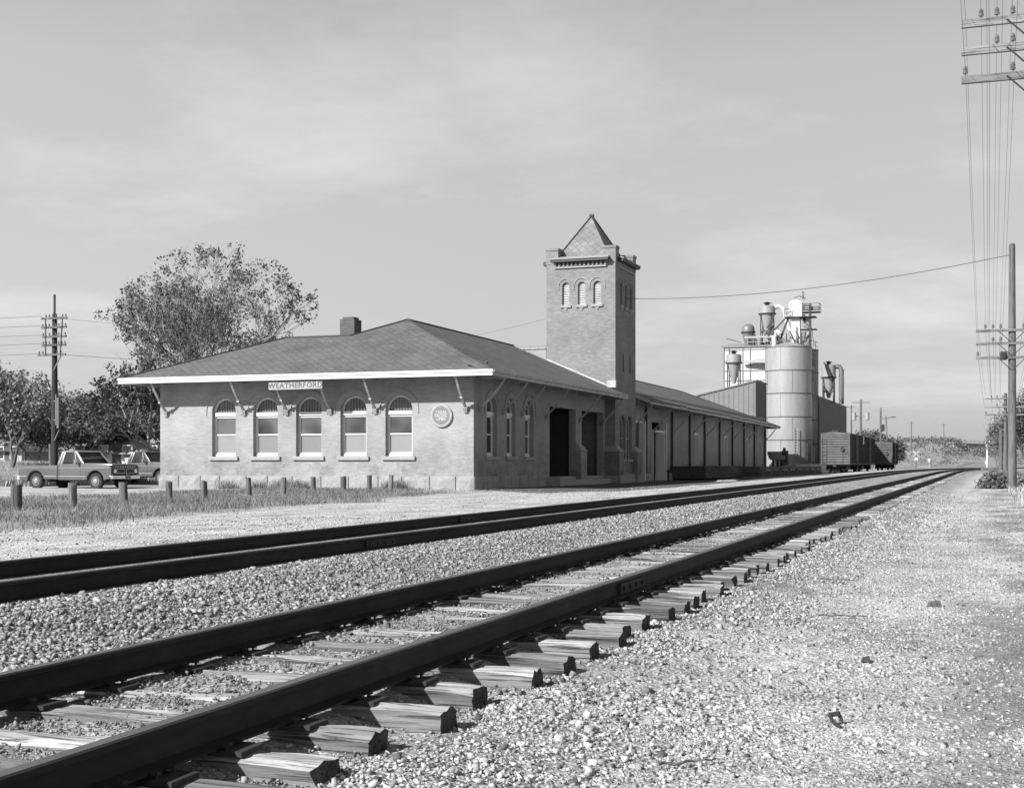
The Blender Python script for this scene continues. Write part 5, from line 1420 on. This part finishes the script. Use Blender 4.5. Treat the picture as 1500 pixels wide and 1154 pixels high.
lX, lY = at(1166, 160); o = MB(); o.box(0, 4.2, 0, .5, -.2, .95); o.box(-.1, 4.3, -.08, .58, .95, 1.03); o = o.build('low_wall', M['concrete']); o.location = (lX, lY, 0); tag(o, 'low white concrete wall at the foot of the silo beside the boxcar', 'wall')

# ------------------------------------------------------------------ far right: embankment, overpass, crossing sign, switch mast
em = MB(); 
def hillz(X, Y): pass
hx0, hx1 = -420, 6; n = 90
hv = []; hf = []
yy = np.linspace(425, 520, 14)
xx = np.linspace(hx0, 60, n)
HX, HY = np.meshgrid(xx, yy)
# crest about 8 m, falling where the line passes under the bridge
pxs = 750+1980*(HX*C_+HY*S_)/(-HX*S_+HY*C_)
crest = 8.4*sstep(1412, 1392, pxs)+4.8*sstep(1392, 1412, pxs)*1.0
prof_ = sstep(425, 448, HY)*(1-sstep(490, 520, HY)*.6)
HZ = crest*prof_*(1+.06*(fbm(HX, HY, .08, 60)-.5))+(fbm(HX, HY, .3, 61)-.5)*.8
HZ = np.maximum(HZ, -.5)
idx = np.arange(HX.size).reshape(HX.shape)
F_ = np.stack([idx[:-1,:-1].ravel(), idx[:-1,1:].ravel(), idx[1:,1:].ravel(), idx[1:,:-1].ravel()], 1)
scrub = simple('scrub_ground', .19, .95, .35, .25, 0, world=True)
ho = npmesh('hill', np.stack([HX.ravel(), HY.ravel(), HZ.ravel()], 1), F_, scrub, kind='structure'); ho.data.polygons.foreach_set('use_smooth', [True]*len(ho.data.polygons))
bl = at(1399, 440); br = at(1520, 425)
ov = thing('overpass', (bl[0], bl[1], 0), 'long pale road bridge crossing above the tracks in the far distance', 'bridge'); oo = ov.location
def ovp(px_): X, Y = at(px_, 436); return X, Y
za_, zb_ = zz(648.5, 436), zz(651.5, 436)
a_ = ovp(1396); b_ = ovp(1530)
mb = MB(off=oo); mb.bar((a_[0], a_[1], za_-.35), (b_[0], b_[1], zb_-.35), 8, .35); mb.build('deck', M['mach'], ov)
mb = MB(off=oo); mb.bar((a_[0], a_[1], za_-1.1), (b_[0], b_[1], zb_-1.1), 5.5, 1.1); mb.build('girder', M['concrete'], ov)
mb = MB(off=oo)
for k in range(22):
    f = k/21; X, Y = a_[0]+(b_[0]-a_[0])*f, a_[1]+(b_[1]-a_[1])*f; z_ = za_+(zb_-za_)*f; mb.box(X-.12, X+.12, Y-4, Y-3.8, z_-.2, z_+.9)
mb.bar((a_[0], a_[1]-3.9, za_+.8), (b_[0], b_[1]-3.9, zb_+.8), .15, .12); mb.bar((a_[0], a_[1]-3.9, za_+.4), (b_[0], b_[1]-3.9, zb_+.4), .15, .12); mb.build('railing', M['steeldark'], ov)
for px_ in (1425, 1475, 1510):
    X, Y = at(px_, 436); mb = MB(off=oo); mb.box(X-.5, X+.5, Y-3, Y+3, -1, zb_-1.5); mb.build('pier', M['concrete'], ov)
X, Y = at(1342, 330); cb = thing('crossing_sign', (X, Y, 0), 'white crossbuck sign on a thin post before the far embankment', 'sign')
mb = MB(); mb.box(-.08, .08, -.05, .05, -.3, 4.4); mb.build('post', M['mach'], cb)
mb = MB()
for s in (-1, 1): mb.bar((-s*.75, -.1-.03*s, 2.9), (s*.75, -.1-.03*s, 4.3), .06, .34)
mb.build('crossbuck', M['trim2'], cb)
mb = MB(); mb.box(-.4, .4, -.12, -.06, 2.0, 2.7); mb.build('sign_plate', M['trim'], cb)
X, Y = at(1361, 345); o = MB(); o.box(-.3, .3, -.1, .1, 1.6, 2.5); o.box(-.05, .05, -.05, .05, 0, 1.6); o = o.build('marker_sign', M['trim']); o.location = (X, Y, 0); tag(o, 'small white board right of the crossbuck sign', 'sign')
X, Y = at(1446, 205); ms = thing('switch_mast', (X, Y, .1), 'white painted track mast with a small dark lamp box beside the far rails', 'mast')
mb = MB(); mb.lathe(0, 0, [(.14, 0), (.09, .6), (.12, 2.6), (.10, 3.5)], 10); mb.build('mast', M['white'], ms, smooth=True)
mb = MB(); mb.lathe(0, 0, [(.15, 3.45), (.22, 3.5), (.2, 3.8), (.08, 3.95)], 10); mb.build('cap', M['white_worn'], ms)
mb = MB(); mb.box(-.3, -.12, -.12, .12, .95, 1.35); mb.build('lamp_box', M['white'], ms)

# ------------------------------------------------------------------ foliage
def leafcloud(name, P, size, mat, parent=None, kind=None, flat=.0, tri=False, tone=None, elong=1.6):
    """P: (n,3) leaf centres -> small quads with random orientation"""
    n = len(P); R = rotmats(n); s = size if np.ndim(size) else np.full(n, size)
    s = s*rng.uniform(.7, 1.3, n)
    q = np.array([[-1, -1/elong, 0], [.1, -.75, .12], [1, 1/elong*.2, 0], [-.1, .8, .12]])*.5
    v = np.einsum('nij,vj->nvi', R, q)*s[:, None, None]+P[:, None]
    F = np.arange(n*4).reshape(n, 4)
    if tone is None: tone = rng.random(n)
    return npmesh(name, v.reshape(-1, 3), F, mat, tone, kind, parent)
def tree(X, Y, zb, H, spread, label, leaf='leaf', trunks=3, seed=0, clump=.30, nleaf=7, lsize=.16, density=1.0, levels=5, bark='bark', first=.22, cat='tree', group=None, name='tree', lean=0, up=.35, r0=None, bare=False, crown_lo=.0, dome=None, outer=False):
    r = random.Random(seed); root = thing(name, (X, Y, zb), label, cat, group)
    mb = MB(); tips = []
    def grow(p, d, L, rad, lev):
        n = 4; pts = [p.copy()]; dd = d.copy()
        for k in range(n):
            dd = (dd+Vector((r.gauss(0,.10), r.gauss(0,.10), r.gauss(0,.06)+.04*up))).normalized(); p = p+dd*L/n; pts.append(p.copy())
            if lev >= levels-2: tips.append((p.copy(), lev))
        mb.tube(pts, rad, 7 if lev < 2 else (5 if lev < 4 else 3), rad*.62)
        if lev >= levels: return
        m = 2+(r.random() < .75)+(lev >= 2 and r.random() < .4)
        for k in range(m):
            a = r.uniform(0, 2*pi) if lev else 2*pi*k/m+r.uniform(-.4, .4)
            ang = r.uniform(.28, .62)*spread
            ax_ = dd.cross(Vector((cos(a), sin(a), .15))).normalized()
            nd = (Matrix.Rotation(ang, 3, ax_) @ dd); nd.z += up*.25; nd.normalize()
            st = pts[-1] if (k or lev == 0) else pts[-1]
            if lev > 0 and k == m-1: st = pts[2]
            grow(st.copy(), nd, L*r.uniform(.66, .86), rad*.6, lev+1)
    L0 = H*first; R0 = r0 or H*.022
    for k in range(trunks):
        a = 2*pi*k/max(1, trunks)+seed; d = Vector((cos(a)*.32*(trunks > 1)+lean, sin(a)*.32*(trunks > 1), 1)).normalized()
        grow(Vector((0, 0, 0)), d, L0*r.uniform(.9, 1.25), R0*(1 if trunks == 1 else .72), 0)
    # normalise height
    top = max(t_[0].z for t_ in tips); k_ = H/top; mb.v = [(x*k_, y*k_, z*k_) for x, y, z in mb.v]
    def dm(q):
        x, y, z = q
        if dome is None: return (x, y, z)
        rx_, rz_, zc_, cx_ = dome; dz = z-zc_; rr = rz_ if dz > 0 else zc_*.75
        m_ = sqrt(((x-cx_)/rx_)**2+(y/rx_)**2+(dz/rr)**2)
        if m_ < .8: return (x, y, z)
        f_ = (.8+.2*(1-math.exp(-(m_-.8)*2.2)))/m_
        f_ *= 1+.05*noise.noise(Vector((x*.6, y*.6, z*.6)))
        return (cx_+(x-cx_)*f_, y*f_, zc_+dz*f_)
    mb.v = [dm(q) for q in mb.v]
    mb.build('trunk', M[bark], root, smooth=True, recalc=False)
    T_ = np.array([dm(tuple(t_[0]*k_)) for t_ in tips])
    lv = np.array([t_[1] for t_ in tips]); keep_ = (lv == levels) | ((rng.random(len(T_)) < .5) & (not outer)); keep_ &= rng.random(len(T_)) < density; keep_ &= T_[:, 2] > crown_lo*H
    T_ = T_[keep_]
    if len(T_) and not bare:
        P = np.repeat(T_, nleaf, 0)+rng.normal(0, clump*.5, (len(T_)*nleaf, 3)); tn = np.clip(np.repeat(rng.random(len(T_)), nleaf)*.6+rng.random(len(P))*.4, 0, 1)
        leafcloud('crown', P, lsize, M[leaf], root, tone=tn)
    return root
tX, tY = at(312, 92)
tree(tX, tY, .0, 17.4, 1.0, 'big rounded half bare tree rising behind the depot roof', 'leaf', trunks=5, seed=4, clump=.27, nleaf=8, lsize=.165, density=.15, levels=6, first=.26, up=.30, bark='barkl', r0=.27, dome=(9.2, 8.0, 9.0, .3), outer=True)
tX, tY = at(222, 84)
tree(tX, tY, .0, 7.9, 1.0, 'smaller spreading tree with a crooked pale trunk left of the depot eave', 'leaf', trunks=2, seed=9, clump=.4, nleaf=7, lsize=.2, density=.42, levels=5, first=.25, up=.1, bark='barkl', lean=-.25)
dk_ = [(-14, 96, 7.6, 'leafl', 'pale feathery tree at the left edge of the picture'), (18, 92, 7.2, 'leafl', 'pale leafy tree just left of the dark left pole'),
 (52, 108, 5.6, 'leafd', 'dark evergreen behind the left pole'), (92, 118, 6.2, 'leafd', 'dark thick tree right of the left pole'), (128, 118, 5.8, 'leafd', 'dark bushy tree above the cab of the truck'),
 (165, 128, 6.2, 'leafd', 'dark tree over the pale roofed house'), (205, 124, 6.0, 'leafd', 'dark tree right of the pale roofed house'), (35, 122, 6.4, 'leafd', 'low dark tree far behind the left edge field'), (240, 120, 6.2, 'leafd', 'dark tree cut off by the depot corner')]
for i, (px_, z_, h_, lf, lab) in enumerate(dk_):
    X, Y = at(px_, z_)
    tree(X, Y, .6, h_, 1.0, lab, lf, trunks=2, seed=30+i, clump=.8 if lf == 'leafd' else .6, nleaf=8 if lf == 'leafd' else 6, lsize=.28 if lf == 'leafd' else .22, density=.5 if lf == 'leafd' else .45, levels=5, first=.24, group='trees behind the left field', up=.15)
for i, (px_, z_, h_, lab) in enumerate([(70, 140, 8.8, 'bare twiggy tree poking above the dark ones right of the left pole'), (108, 140, 8.6, 'bare twiggy tree over the cab of the truck'), (145, 140, 8.3, 'bare twiggy tree left of the spreading tree')]):
    X, Y = at(px_, z_); tree(X, Y, .6, h_, .6, lab, trunks=3, seed=60+i, levels=6, bare=True, group='trees behind the left field', bark='barkl', first=.2, up=.6, r0=.1)
# right edge trees and brush
for i, (px_, z_, h_, lab, lf) in enumerate([(1506, 150, 9.5, 'leafy tree cut by the right edge behind the line poles', 'leafl'), (1478, 175, 6.5, 'low tree between the distant line poles', 'leafl'), (1463, 136, 4.4, 'small leafy clump climbing the short bare pole', 'leafd'), (1520, 110, 6.5, 'dark tree beyond the right edge of the picture', 'leafd')]):
    X, Y = at(px_, z_); tree(X, Y, 0, h_, .9, lab, lf, trunks=2, seed=80+i, clump=.5, nleaf=6, lsize=.22, density=.5, levels=5, group='trees at the right edge', r0=.1 if i == 2 else None, crown_lo=.8 if i == 2 else .15)
for i, (px_, z_, h_, lab) in enumerate([(1268, 330, 8.6, 'round far tree just right of the nearest boxcar roof'), (1277, 300, 7.6, 'dark round tree behind the boxcar row'), (1297, 330, 6.3, 'small far tree behind the smaller looking boxcar'), (1312, 380, 6, 'tiny far shrub at the left end of the embankment')]):
    X, Y = at(px_, z_); tree(X, Y, 0, h_, 1.0, lab, 'leafd', trunks=2, seed=90+i, clump=1.3, nleaf=14, lsize=.5, density=.8, levels=4, group='far trees beyond the boxcars')
def bush(X, Y, z, rx_, ry_, rz_, n, label, lf='leafd', ls=.12, nm='brush', cat='bush', group=None, stems=26):
    root = thing(nm, (X, Y, z), label, cat, group)
    d = rng.normal(size=(n, 3)); d /= np.linalg.norm(d, axis=1)[:, None]; d *= rng.uniform(.45, 1.05, n)[:, None]
    lump = 1+.35*np.array([noise.noise(Vector((a*2.2, b*2.2, c*2.2+X))) for a, b, c in d]); d *= lump[:, None]
    P = d*np.array([rx_, ry_, rz_]); P[:, 2] = np.abs(P[:, 2]); leafcloud('foliage', P, ls, M[lf], root)
    mb = MB()
    for k in range(stems):
        e_ = Vector((random.uniform(-rx_, rx_)*.9, random.uniform(-ry_, ry_)*.9, random.uniform(.6, 1.15)*rz_)); mb.tube([(e_.x*.3, e_.y*.3, -.05), (e_.x*.7, e_.y*.7, e_.z*.5), e_], .014, 3, .004)
    mb.build('stems', M['bark'], root, recalc=False); return root
X, Y = at(1462, 66); bush(X, Y, -.2, 1.0, .9, .8, 1900, 'dark tangled brush at the foot of the tall line pole', ls=.13)
X, Y = at(1500, 68); bush(X, Y, -.2, .9, .8, .7, 1500, 'thin weedy brush at the right edge beside the tall line pole', 'grass', ls=.11)
X, Y = at(1464, 70); wf = thing('wooden_rail_fence', (X, Y, -.15), 'low wooden rail leaning in the brush near the tall line pole', 'fence')
mb = MB(); mb.bar((-.9, .2, .95), (1.6, .0, .55), .12, .16); mb.bar((-.6, .3, .6), (1.7, .1, .3), .1, .12); mb.build('rail', M['polewood'], wf)
mb = MB(); mb.box(1.2, 1.34, 0, .14, -.2, .95); mb.build('post', M['polewood'], wf)
# scrub on the embankment and at its foot
n = 5200
sx = rng.uniform(-260, 30, n); sy = rng.uniform(428, 470, n)
pxx = 750+1980*(sx*C_+sy*S_)/(-sx*S_+sy*C_); cz = (8.4*sstep(1412, 1392, pxx)+4.8*sstep(1392, 1412, pxx))*sstep(425, 448, sy)
k = (pxx > 1240) & (fbm(sx, sy, .09, 71) > .42); sx, sy, cz = sx[k], sy[k], cz[k]
P = np.repeat(np.stack([sx, sy, cz], 1), 12, 0)+np.abs(rng.normal(0, 1, (len(sx)*12, 3)))*np.array([1.5, 1.5, .5])
leafcloud('embankment_scrub', P, .55, M['scrub'], kind='stuff')
n = 2600; sx = rng.uniform(-70, 2, n); sy = rng.uniform(200, 330, n); pxx = 750+1980*(sx*C_+sy*S_)/(-sx*S_+sy*C_)
# distant wood line closing the horizon on both sides
n = 9000; wz = rng.uniform(500, 620, n); wp = np.concatenate([rng.uniform(-500, 300, n//2), rng.uniform(1405, 2300, n-n//2)]); Xd = (wp-750)/1980*wz; WX, WY = Xd*C_-wz*S_, Xd*S_+wz*C_
hh = (3.5+2.5*fbm(WX, WY, .02, 3))*np.sqrt(rng.random(n))*.9
leafcloud('distant_wood', np.stack([WX, WY, hh], 1), 2.6, M['leafd'], kind='stuff')

# ------------------------------------------------------------------ houses in the trees at left
def house(px_, z_, w, dep, he, hr, label, wallm, roofm, rz=0):
    X, Y = at(px_, z_); root = thing('house', (X, Y, .6), label, 'house', None, rz)
    mb = MB(); mb.box(-w/2, w/2, 0, dep, -.6, he); mb.build('wall', wallm, root)
    mb = MB(); e_ = .5
    A = [(-w/2-e_, -e_, he), (w/2+e_, -e_, he), (w/2+e_, dep+e_, he), (-w/2-e_, dep+e_, he)]; r0_ = (-w/2+dep*.35, dep/2, hr); r1_ = (w/2-dep*.35, dep/2, hr)
    mb.face([A[0], A[1], r1_, r0_]); mb.face([A[1], A[2], r1_]); mb.face([A[2], A[3], r0_, r1_]); mb.face([A[3], A[0], r0_]); mb.face(A[::-1]); mb.build('roof', roofm, root)
    for k in range(3):
        u = -w/2+w*(k+.5)/3; mb = MB(); mb.box(u-.5, u+.5, -.06, -.001, .9, 2.1); f_ = mb.build('window', M['white'], root); mb = MB(); mb.box(u-.42, u+.42, -.075, -.061, .98, 2.02); mb.build('pane', M['glass'], f_)
    mb = MB(); mb.box(w*.12, w*.12+.9, -.05, -.001, 0, 2.05); mb.build('door', M['doorpaint'], root)
    return root
house(152, 119, 7.5, 6, 1.3, 2.7, 'pale roofed bungalow in the shade of the trees above the truck', M['concrete'], M['shingles_house'])
house(0, 128, 5, 6, 1.6, 2.6, 'white cottage wall half hidden behind the left edge trees', M['white_worn'], M['shingle'])
house(224, 121, 6, 6, 1.3, 2.6, 'second pale roofed house seen between trunks beside the depot corner', M['concrete'], M['shingles_house'])
X, Y = at(47, 132); o = thing('parked_car', (X, Y, .95), 'pale roof of a distant car in the long grass below the left trees', 'car')
mb = MB(); mb.prism([(-2.2,.25),(2.2,.25),(2.25,.7),(1.3,.85),(.8,1.35),(-.9,1.38),(-1.5,.9),(-2.2,.85)], -.8, .8, 'xz'); mb.build('body', M['trim'], o, bevel=.05)
mb = MB(); mb.prism([(1.1,.88),(.75,1.28),(-.85,1.3),(-1.3,.92)], -.82, .82, 'xz'); mb.build('side_window', M['carglass'], o)
for wx in (-1.35, 1.35):
    mb = MB(); mb.lathe(wx, .3, [(.3, -.83), (.3, .83)], 16, True, 'y'); mb.build('wheel', M['tyre'], o)

# ------------------------------------------------------------------ grasses
def blades(name, X, Y, Z, h, mat, w=.012, bend=.35, tone=None):
    n = len(X); a = rng.uniform(0, 2*pi, n); lx_ = rng.normal(0, bend, n)*h; ly_ = rng.normal(0, bend, n)*h
    wv = np.stack([np.cos(a), np.sin(a), 0*a], 1)*(w*np.ones(n))[:, None]
    b = np.stack([X, Y, Z-.02], 1); m_ = b+np.stack([lx_*.35, ly_*.35, h*.6], 1); t_ = b+np.stack([lx_, ly_, h], 1)
    V = np.stack([b-wv, b+wv, m_+wv*.7, t_, m_-wv*.7], 1).reshape(-1, 3)
    F = (np.arange(n)*5)[:, None]
    Fq = np.concatenate([F+0, F+1, F+2, F+4], 1); Ft = np.concatenate([F+4, F+2, F+3, F+3], 1)
    F3 = np.concatenate([np.concatenate([F, F+1, F+2], 1), np.concatenate([F, F+2, F+4], 1), np.concatenate([F+4, F+2, F+3], 1)], 0)
    if tone is None: tone = rng.random(n)
    return npmesh(name, V, F3, mat, np.concatenate([tone]*3), 'stuff')
n = 300000
gx = rng.uniform(-36, -11.5, n); gy = rng.uniform(13, 55, n)
k = (rng.random(n) < strip_mask(gx, gy)*sstep(.28, .62, fbm(gx, gy, .8, 15))) & ~((gx < -36.5+0*gx) & (gy > 47))
gx, gy = gx[k], gy[k]; gh = rng.uniform(.04, .22, len(gx))*(.1+1.6*fbm(gx, gy, .6, 16))
tn = np.clip(fbm(gx, gy, .5, 18)*.7+rng.random(len(gx))*.5-.1, 0, 1)
blades('roadside_grass', gx, gy, ground_z(gx, gy), gh, M['grass'], .009, .5, tn)
# weeds along the foundation
n = 9000; gx = rng.uniform(-33, -24, n); gy = 53.4+rng.normal(0, .5, n)-.0; k = (gy < 53.9) & (fbm(gx, gy*0, .9, 19) > .45); gx, gy = gx[k], gy[k]
blades('foundation_weeds', gx, gy, ground_z(gx, gy), rng.uniform(.1, .5, len(gx)), M['grass'], .012, .25)
# long field grass beyond the trucks
n = 150000; z_ = rng.uniform(66, 104, n); p_ = rng.uniform(-20, 262, n); xc_ = (p_-750)/1980*z_; gx, gy = xc_*C_-z_*S_, xc_*S_+z_*C_
k = ((gx < -44) | (gy > 66)) & (rng.random(n) < .3+fbm(gx, gy, .15, 22)); gx, gy = gx[k], gy[k]
tn = np.clip(fbm(gx, gy, .2, 25)*.8+rng.random(len(gx))*.4-.1, 0, 1)
blades('field_grass', gx, gy, ground_z(gx, gy), rng.uniform(.25, .75, len(gx))*(.6+.7*fbm(gx, gy, .1, 26)), M['drygrass'], .03, .3, tn)
# thin dry grass on the right
X, Y = ring_points(4.5, 40, 800, -1.8, 3); k = rng.random(len(X)) < right_mask(X, Y)*.9; X, Y = X[k], Y[k]
blades('verge_grass', X, Y, ground_z(X, Y), rng.uniform(.012, .05, len(X)), M['grass'], .0035, .7, rng.random(len(X))*.6)
X, Y = ring_points(40, 110, 22, -1.5, 30); k = rng.random(len(X)) < .7; X, Y = X[k], Y[k]
k = X > .6; X, Y = X[k], Y[k]
blades('far_verge_grass', X, Y, ground_z(X, Y), rng.uniform(.1, .4, len(X)), M['drygrass'], .02, .4)
# scrap and sticks
def stick(px_, py_, L, ang, r, label, wob=.02):
    z_ = (1+.33)*1980/(py_-680); X, Y = at(px_, z_); g = float(ground_z(X, Y))
    mb = MB(); n = 8; pts = [(L*(k/n-.5), wob*sin(k*1.7), r*1.2+.006*sin(k*2.3)) for k in range(n+1)]; mb.tube(pts, r, 6, r*.5)
    o = mb.build('stick', M['bark']); o.location = (X, Y, g+.02); o.rotation_euler = (0, 0, ang); return tag(o, label, 'stick', 'sticks on the gravel')
stick(1008, 1082, .34, radians(45), .008, 'thin dark stick lying on the gravel near the bottom centre')
stick(1212, 843, .7, radians(-10), .012, 'dark twig on the gravel halfway up the right side')
stick(1235, 888, .45, radians(10), .01, 'faint twig on the gravel below the halfway twig')
z_ = 1.33*1980/(1026-680); X, Y = at(1222, z_); g = float(ground_z(X, Y))
mb = MB(); mb.hexa([(-.06,-.03,.045),(.05,-.04,.06),(.06,.03,.055),(-.05,.03,.04),(-.05,-.02,.085),(.04,-.03,.10),(.07,.02,.085),(-.03,.02,.08)])
mb.tube([(.05,0,.06),(.075,-.01,.03),(.08,-.02,.0)], .016, 6, .012)
mb.tube([(-.045,0,.06),(-.05,-.09,.05),(-.03,-.17,.02),(.02,-.26,.0)], .022, 6, .014)
o = mb.build('scrap_metal', M['iron']); o.scale = (.55, .5, .7); o.location = (X, Y, g+.01); o.rotation_euler = (0, 0, .3); tag(o, 'hooked dark scrap lying on the gravel at lower right', 'scrap')
X, Y = at(1369, 1.25*1980/(862-680)); o = MB(); o.hexa([(-.14,-.06,0),(.14,-.05,0),(.13,.07,0),(-.12,.06,0),(-.1,-.04,.07),(.1,-.04,.09),(.09,.05,.08),(-.08,.04,.06)]); o = o.build('wood_chunk', M['post'], bevel=.01); o.scale = (.55, .7, .8); o.location = (X, Y, float(ground_z(X, Y))); tag(o, 'small dark chunk lying on the gravel right of centre', 'debris')
X, Y = at(1268, 1.33*1980/(945-680)); o = MB(); o.hexa([(-.05,-.04,0),(.06,-.05,0),(.05,.05,0),(-.05,.04,0),(-.03,-.03,.03),(.04,-.03,.04),(.03,.04,.04),(-.03,.03,.03)]); o = o.build('coal_lump', M['iron'], bevel=.006); o.scale = (.7, .7, 1.0); o.location = (X, Y, float(ground_z(X, Y))+.01); tag(o, 'small dark lump on the gravel above the hooked scrap', 'debris')

# ------------------------------------------------------------------ light
AZ, EL = radians(30), radians(33.7)
sun = bpy.data.lights.new('sun', 'SUN'); sun.energy = 5.0; sun.angle = radians(.53); sun.color = (1, 1, 1)
so_ = bpy.data.objects.new('sun', sun); COL.objects.link(so_)
SKYK, SKYC = 2.62, 1.5
to_sun = Vector((-sin(AZ)*cos(EL), -cos(AZ)*cos(EL), sin(EL)))
so_.rotation_euler = to_sun.to_track_quat('Z', 'Y').to_euler()
w = bpy.data.worlds.new('World'); SC.world = w; w.use_nodes = True; t = w.node_tree; t.nodes.clear()
out = node(t, 'ShaderNodeOutputWorld'); bg = node(t, 'ShaderNodeBackground'); t.links.new(bg.outputs[0], out.inputs[0])
sky = node(t, 'ShaderNodeTexSky', sky_type='NISHITA', sun_disc=False); sky.sun_elevation = EL; sky.sun_rotation = radians(180+30)
sky.air_density = 1; sky.dust_density = 2
bw = node(t, 'ShaderNodeRGBToBW'); t.links.new(sky.outputs[0], bw.inputs[0])
tc = node(t, 'ShaderNodeTexCoord'); sp = node(t, 'ShaderNodeSeparateXYZ'); t.links.new(tc.outputs['Generated'], sp.inputs[0])
# project the cloud layer on a plane overhead so that it thins into streaks near the horizon
zc = mth(t, 'ADD', mth(t, 'MAXIMUM', sp.outputs[2], 0), .12)
cv = node(t, 'ShaderNodeCombineXYZ'); t.links.new(mth(t, 'DIVIDE', sp.outputs[0], zc), cv.inputs[0]); t.links.new(mth(t, 'DIVIDE', sp.outputs[1], zc), cv.inputs[1]); cv.inputs[2].default_value = 3.3
n1 = nz(t, cv.outputs[0], .55, 9, .62)
cloud = rng_(t, n1, 0, 1, .50, .74)
flat = mth(t, 'POWER', mth(t, 'MAXIMUM', bw.outputs[0], .01), .30)      # film latitude: the plate holds little gradient
base = mth(t, 'MULTIPLY', mth(t, 'MULTIPLY', flat, SKYK), rng_(t, sp.outputs[2], 1, .25, .28, .65))
c = mth(t, 'ADD', base, mth(t, 'MULTIPLY', cloud, SKYC))
cc = node(t, 'ShaderNodeCombineColor'); [t.links.new(c, cc.inputs[i]) for i in range(3)]
lf = mth(t, 'ADD', mth(t, 'MULTIPLY', sp.outputs[0], -C_), mth(t, 'MULTIPLY', sp.outputs[1], -S_))
c = mth(t, 'MULTIPLY', c, rng_(t, lf, .97, 1.16, .0, .6)); [t.links.new(c, cc.inputs[i]) for i in range(3)]
t.links.new(cc.outputs[0], bg.inputs[0]); bg.inputs[1].default_value = .1
vs = SC.view_settings; vs.view_transform = 'Standard'; vs.look = 'None'; vs.gamma = 1; vs.exposure = .64
SC.display_settings.display_device = 'sRGB'
SC.cycles.max_bounces = 6; SC.cycles.diffuse_bounces = 3; SC.cycles.transparent_max_bounces = 6
try: SC.cycles.use_denoising = True
except Exception: pass
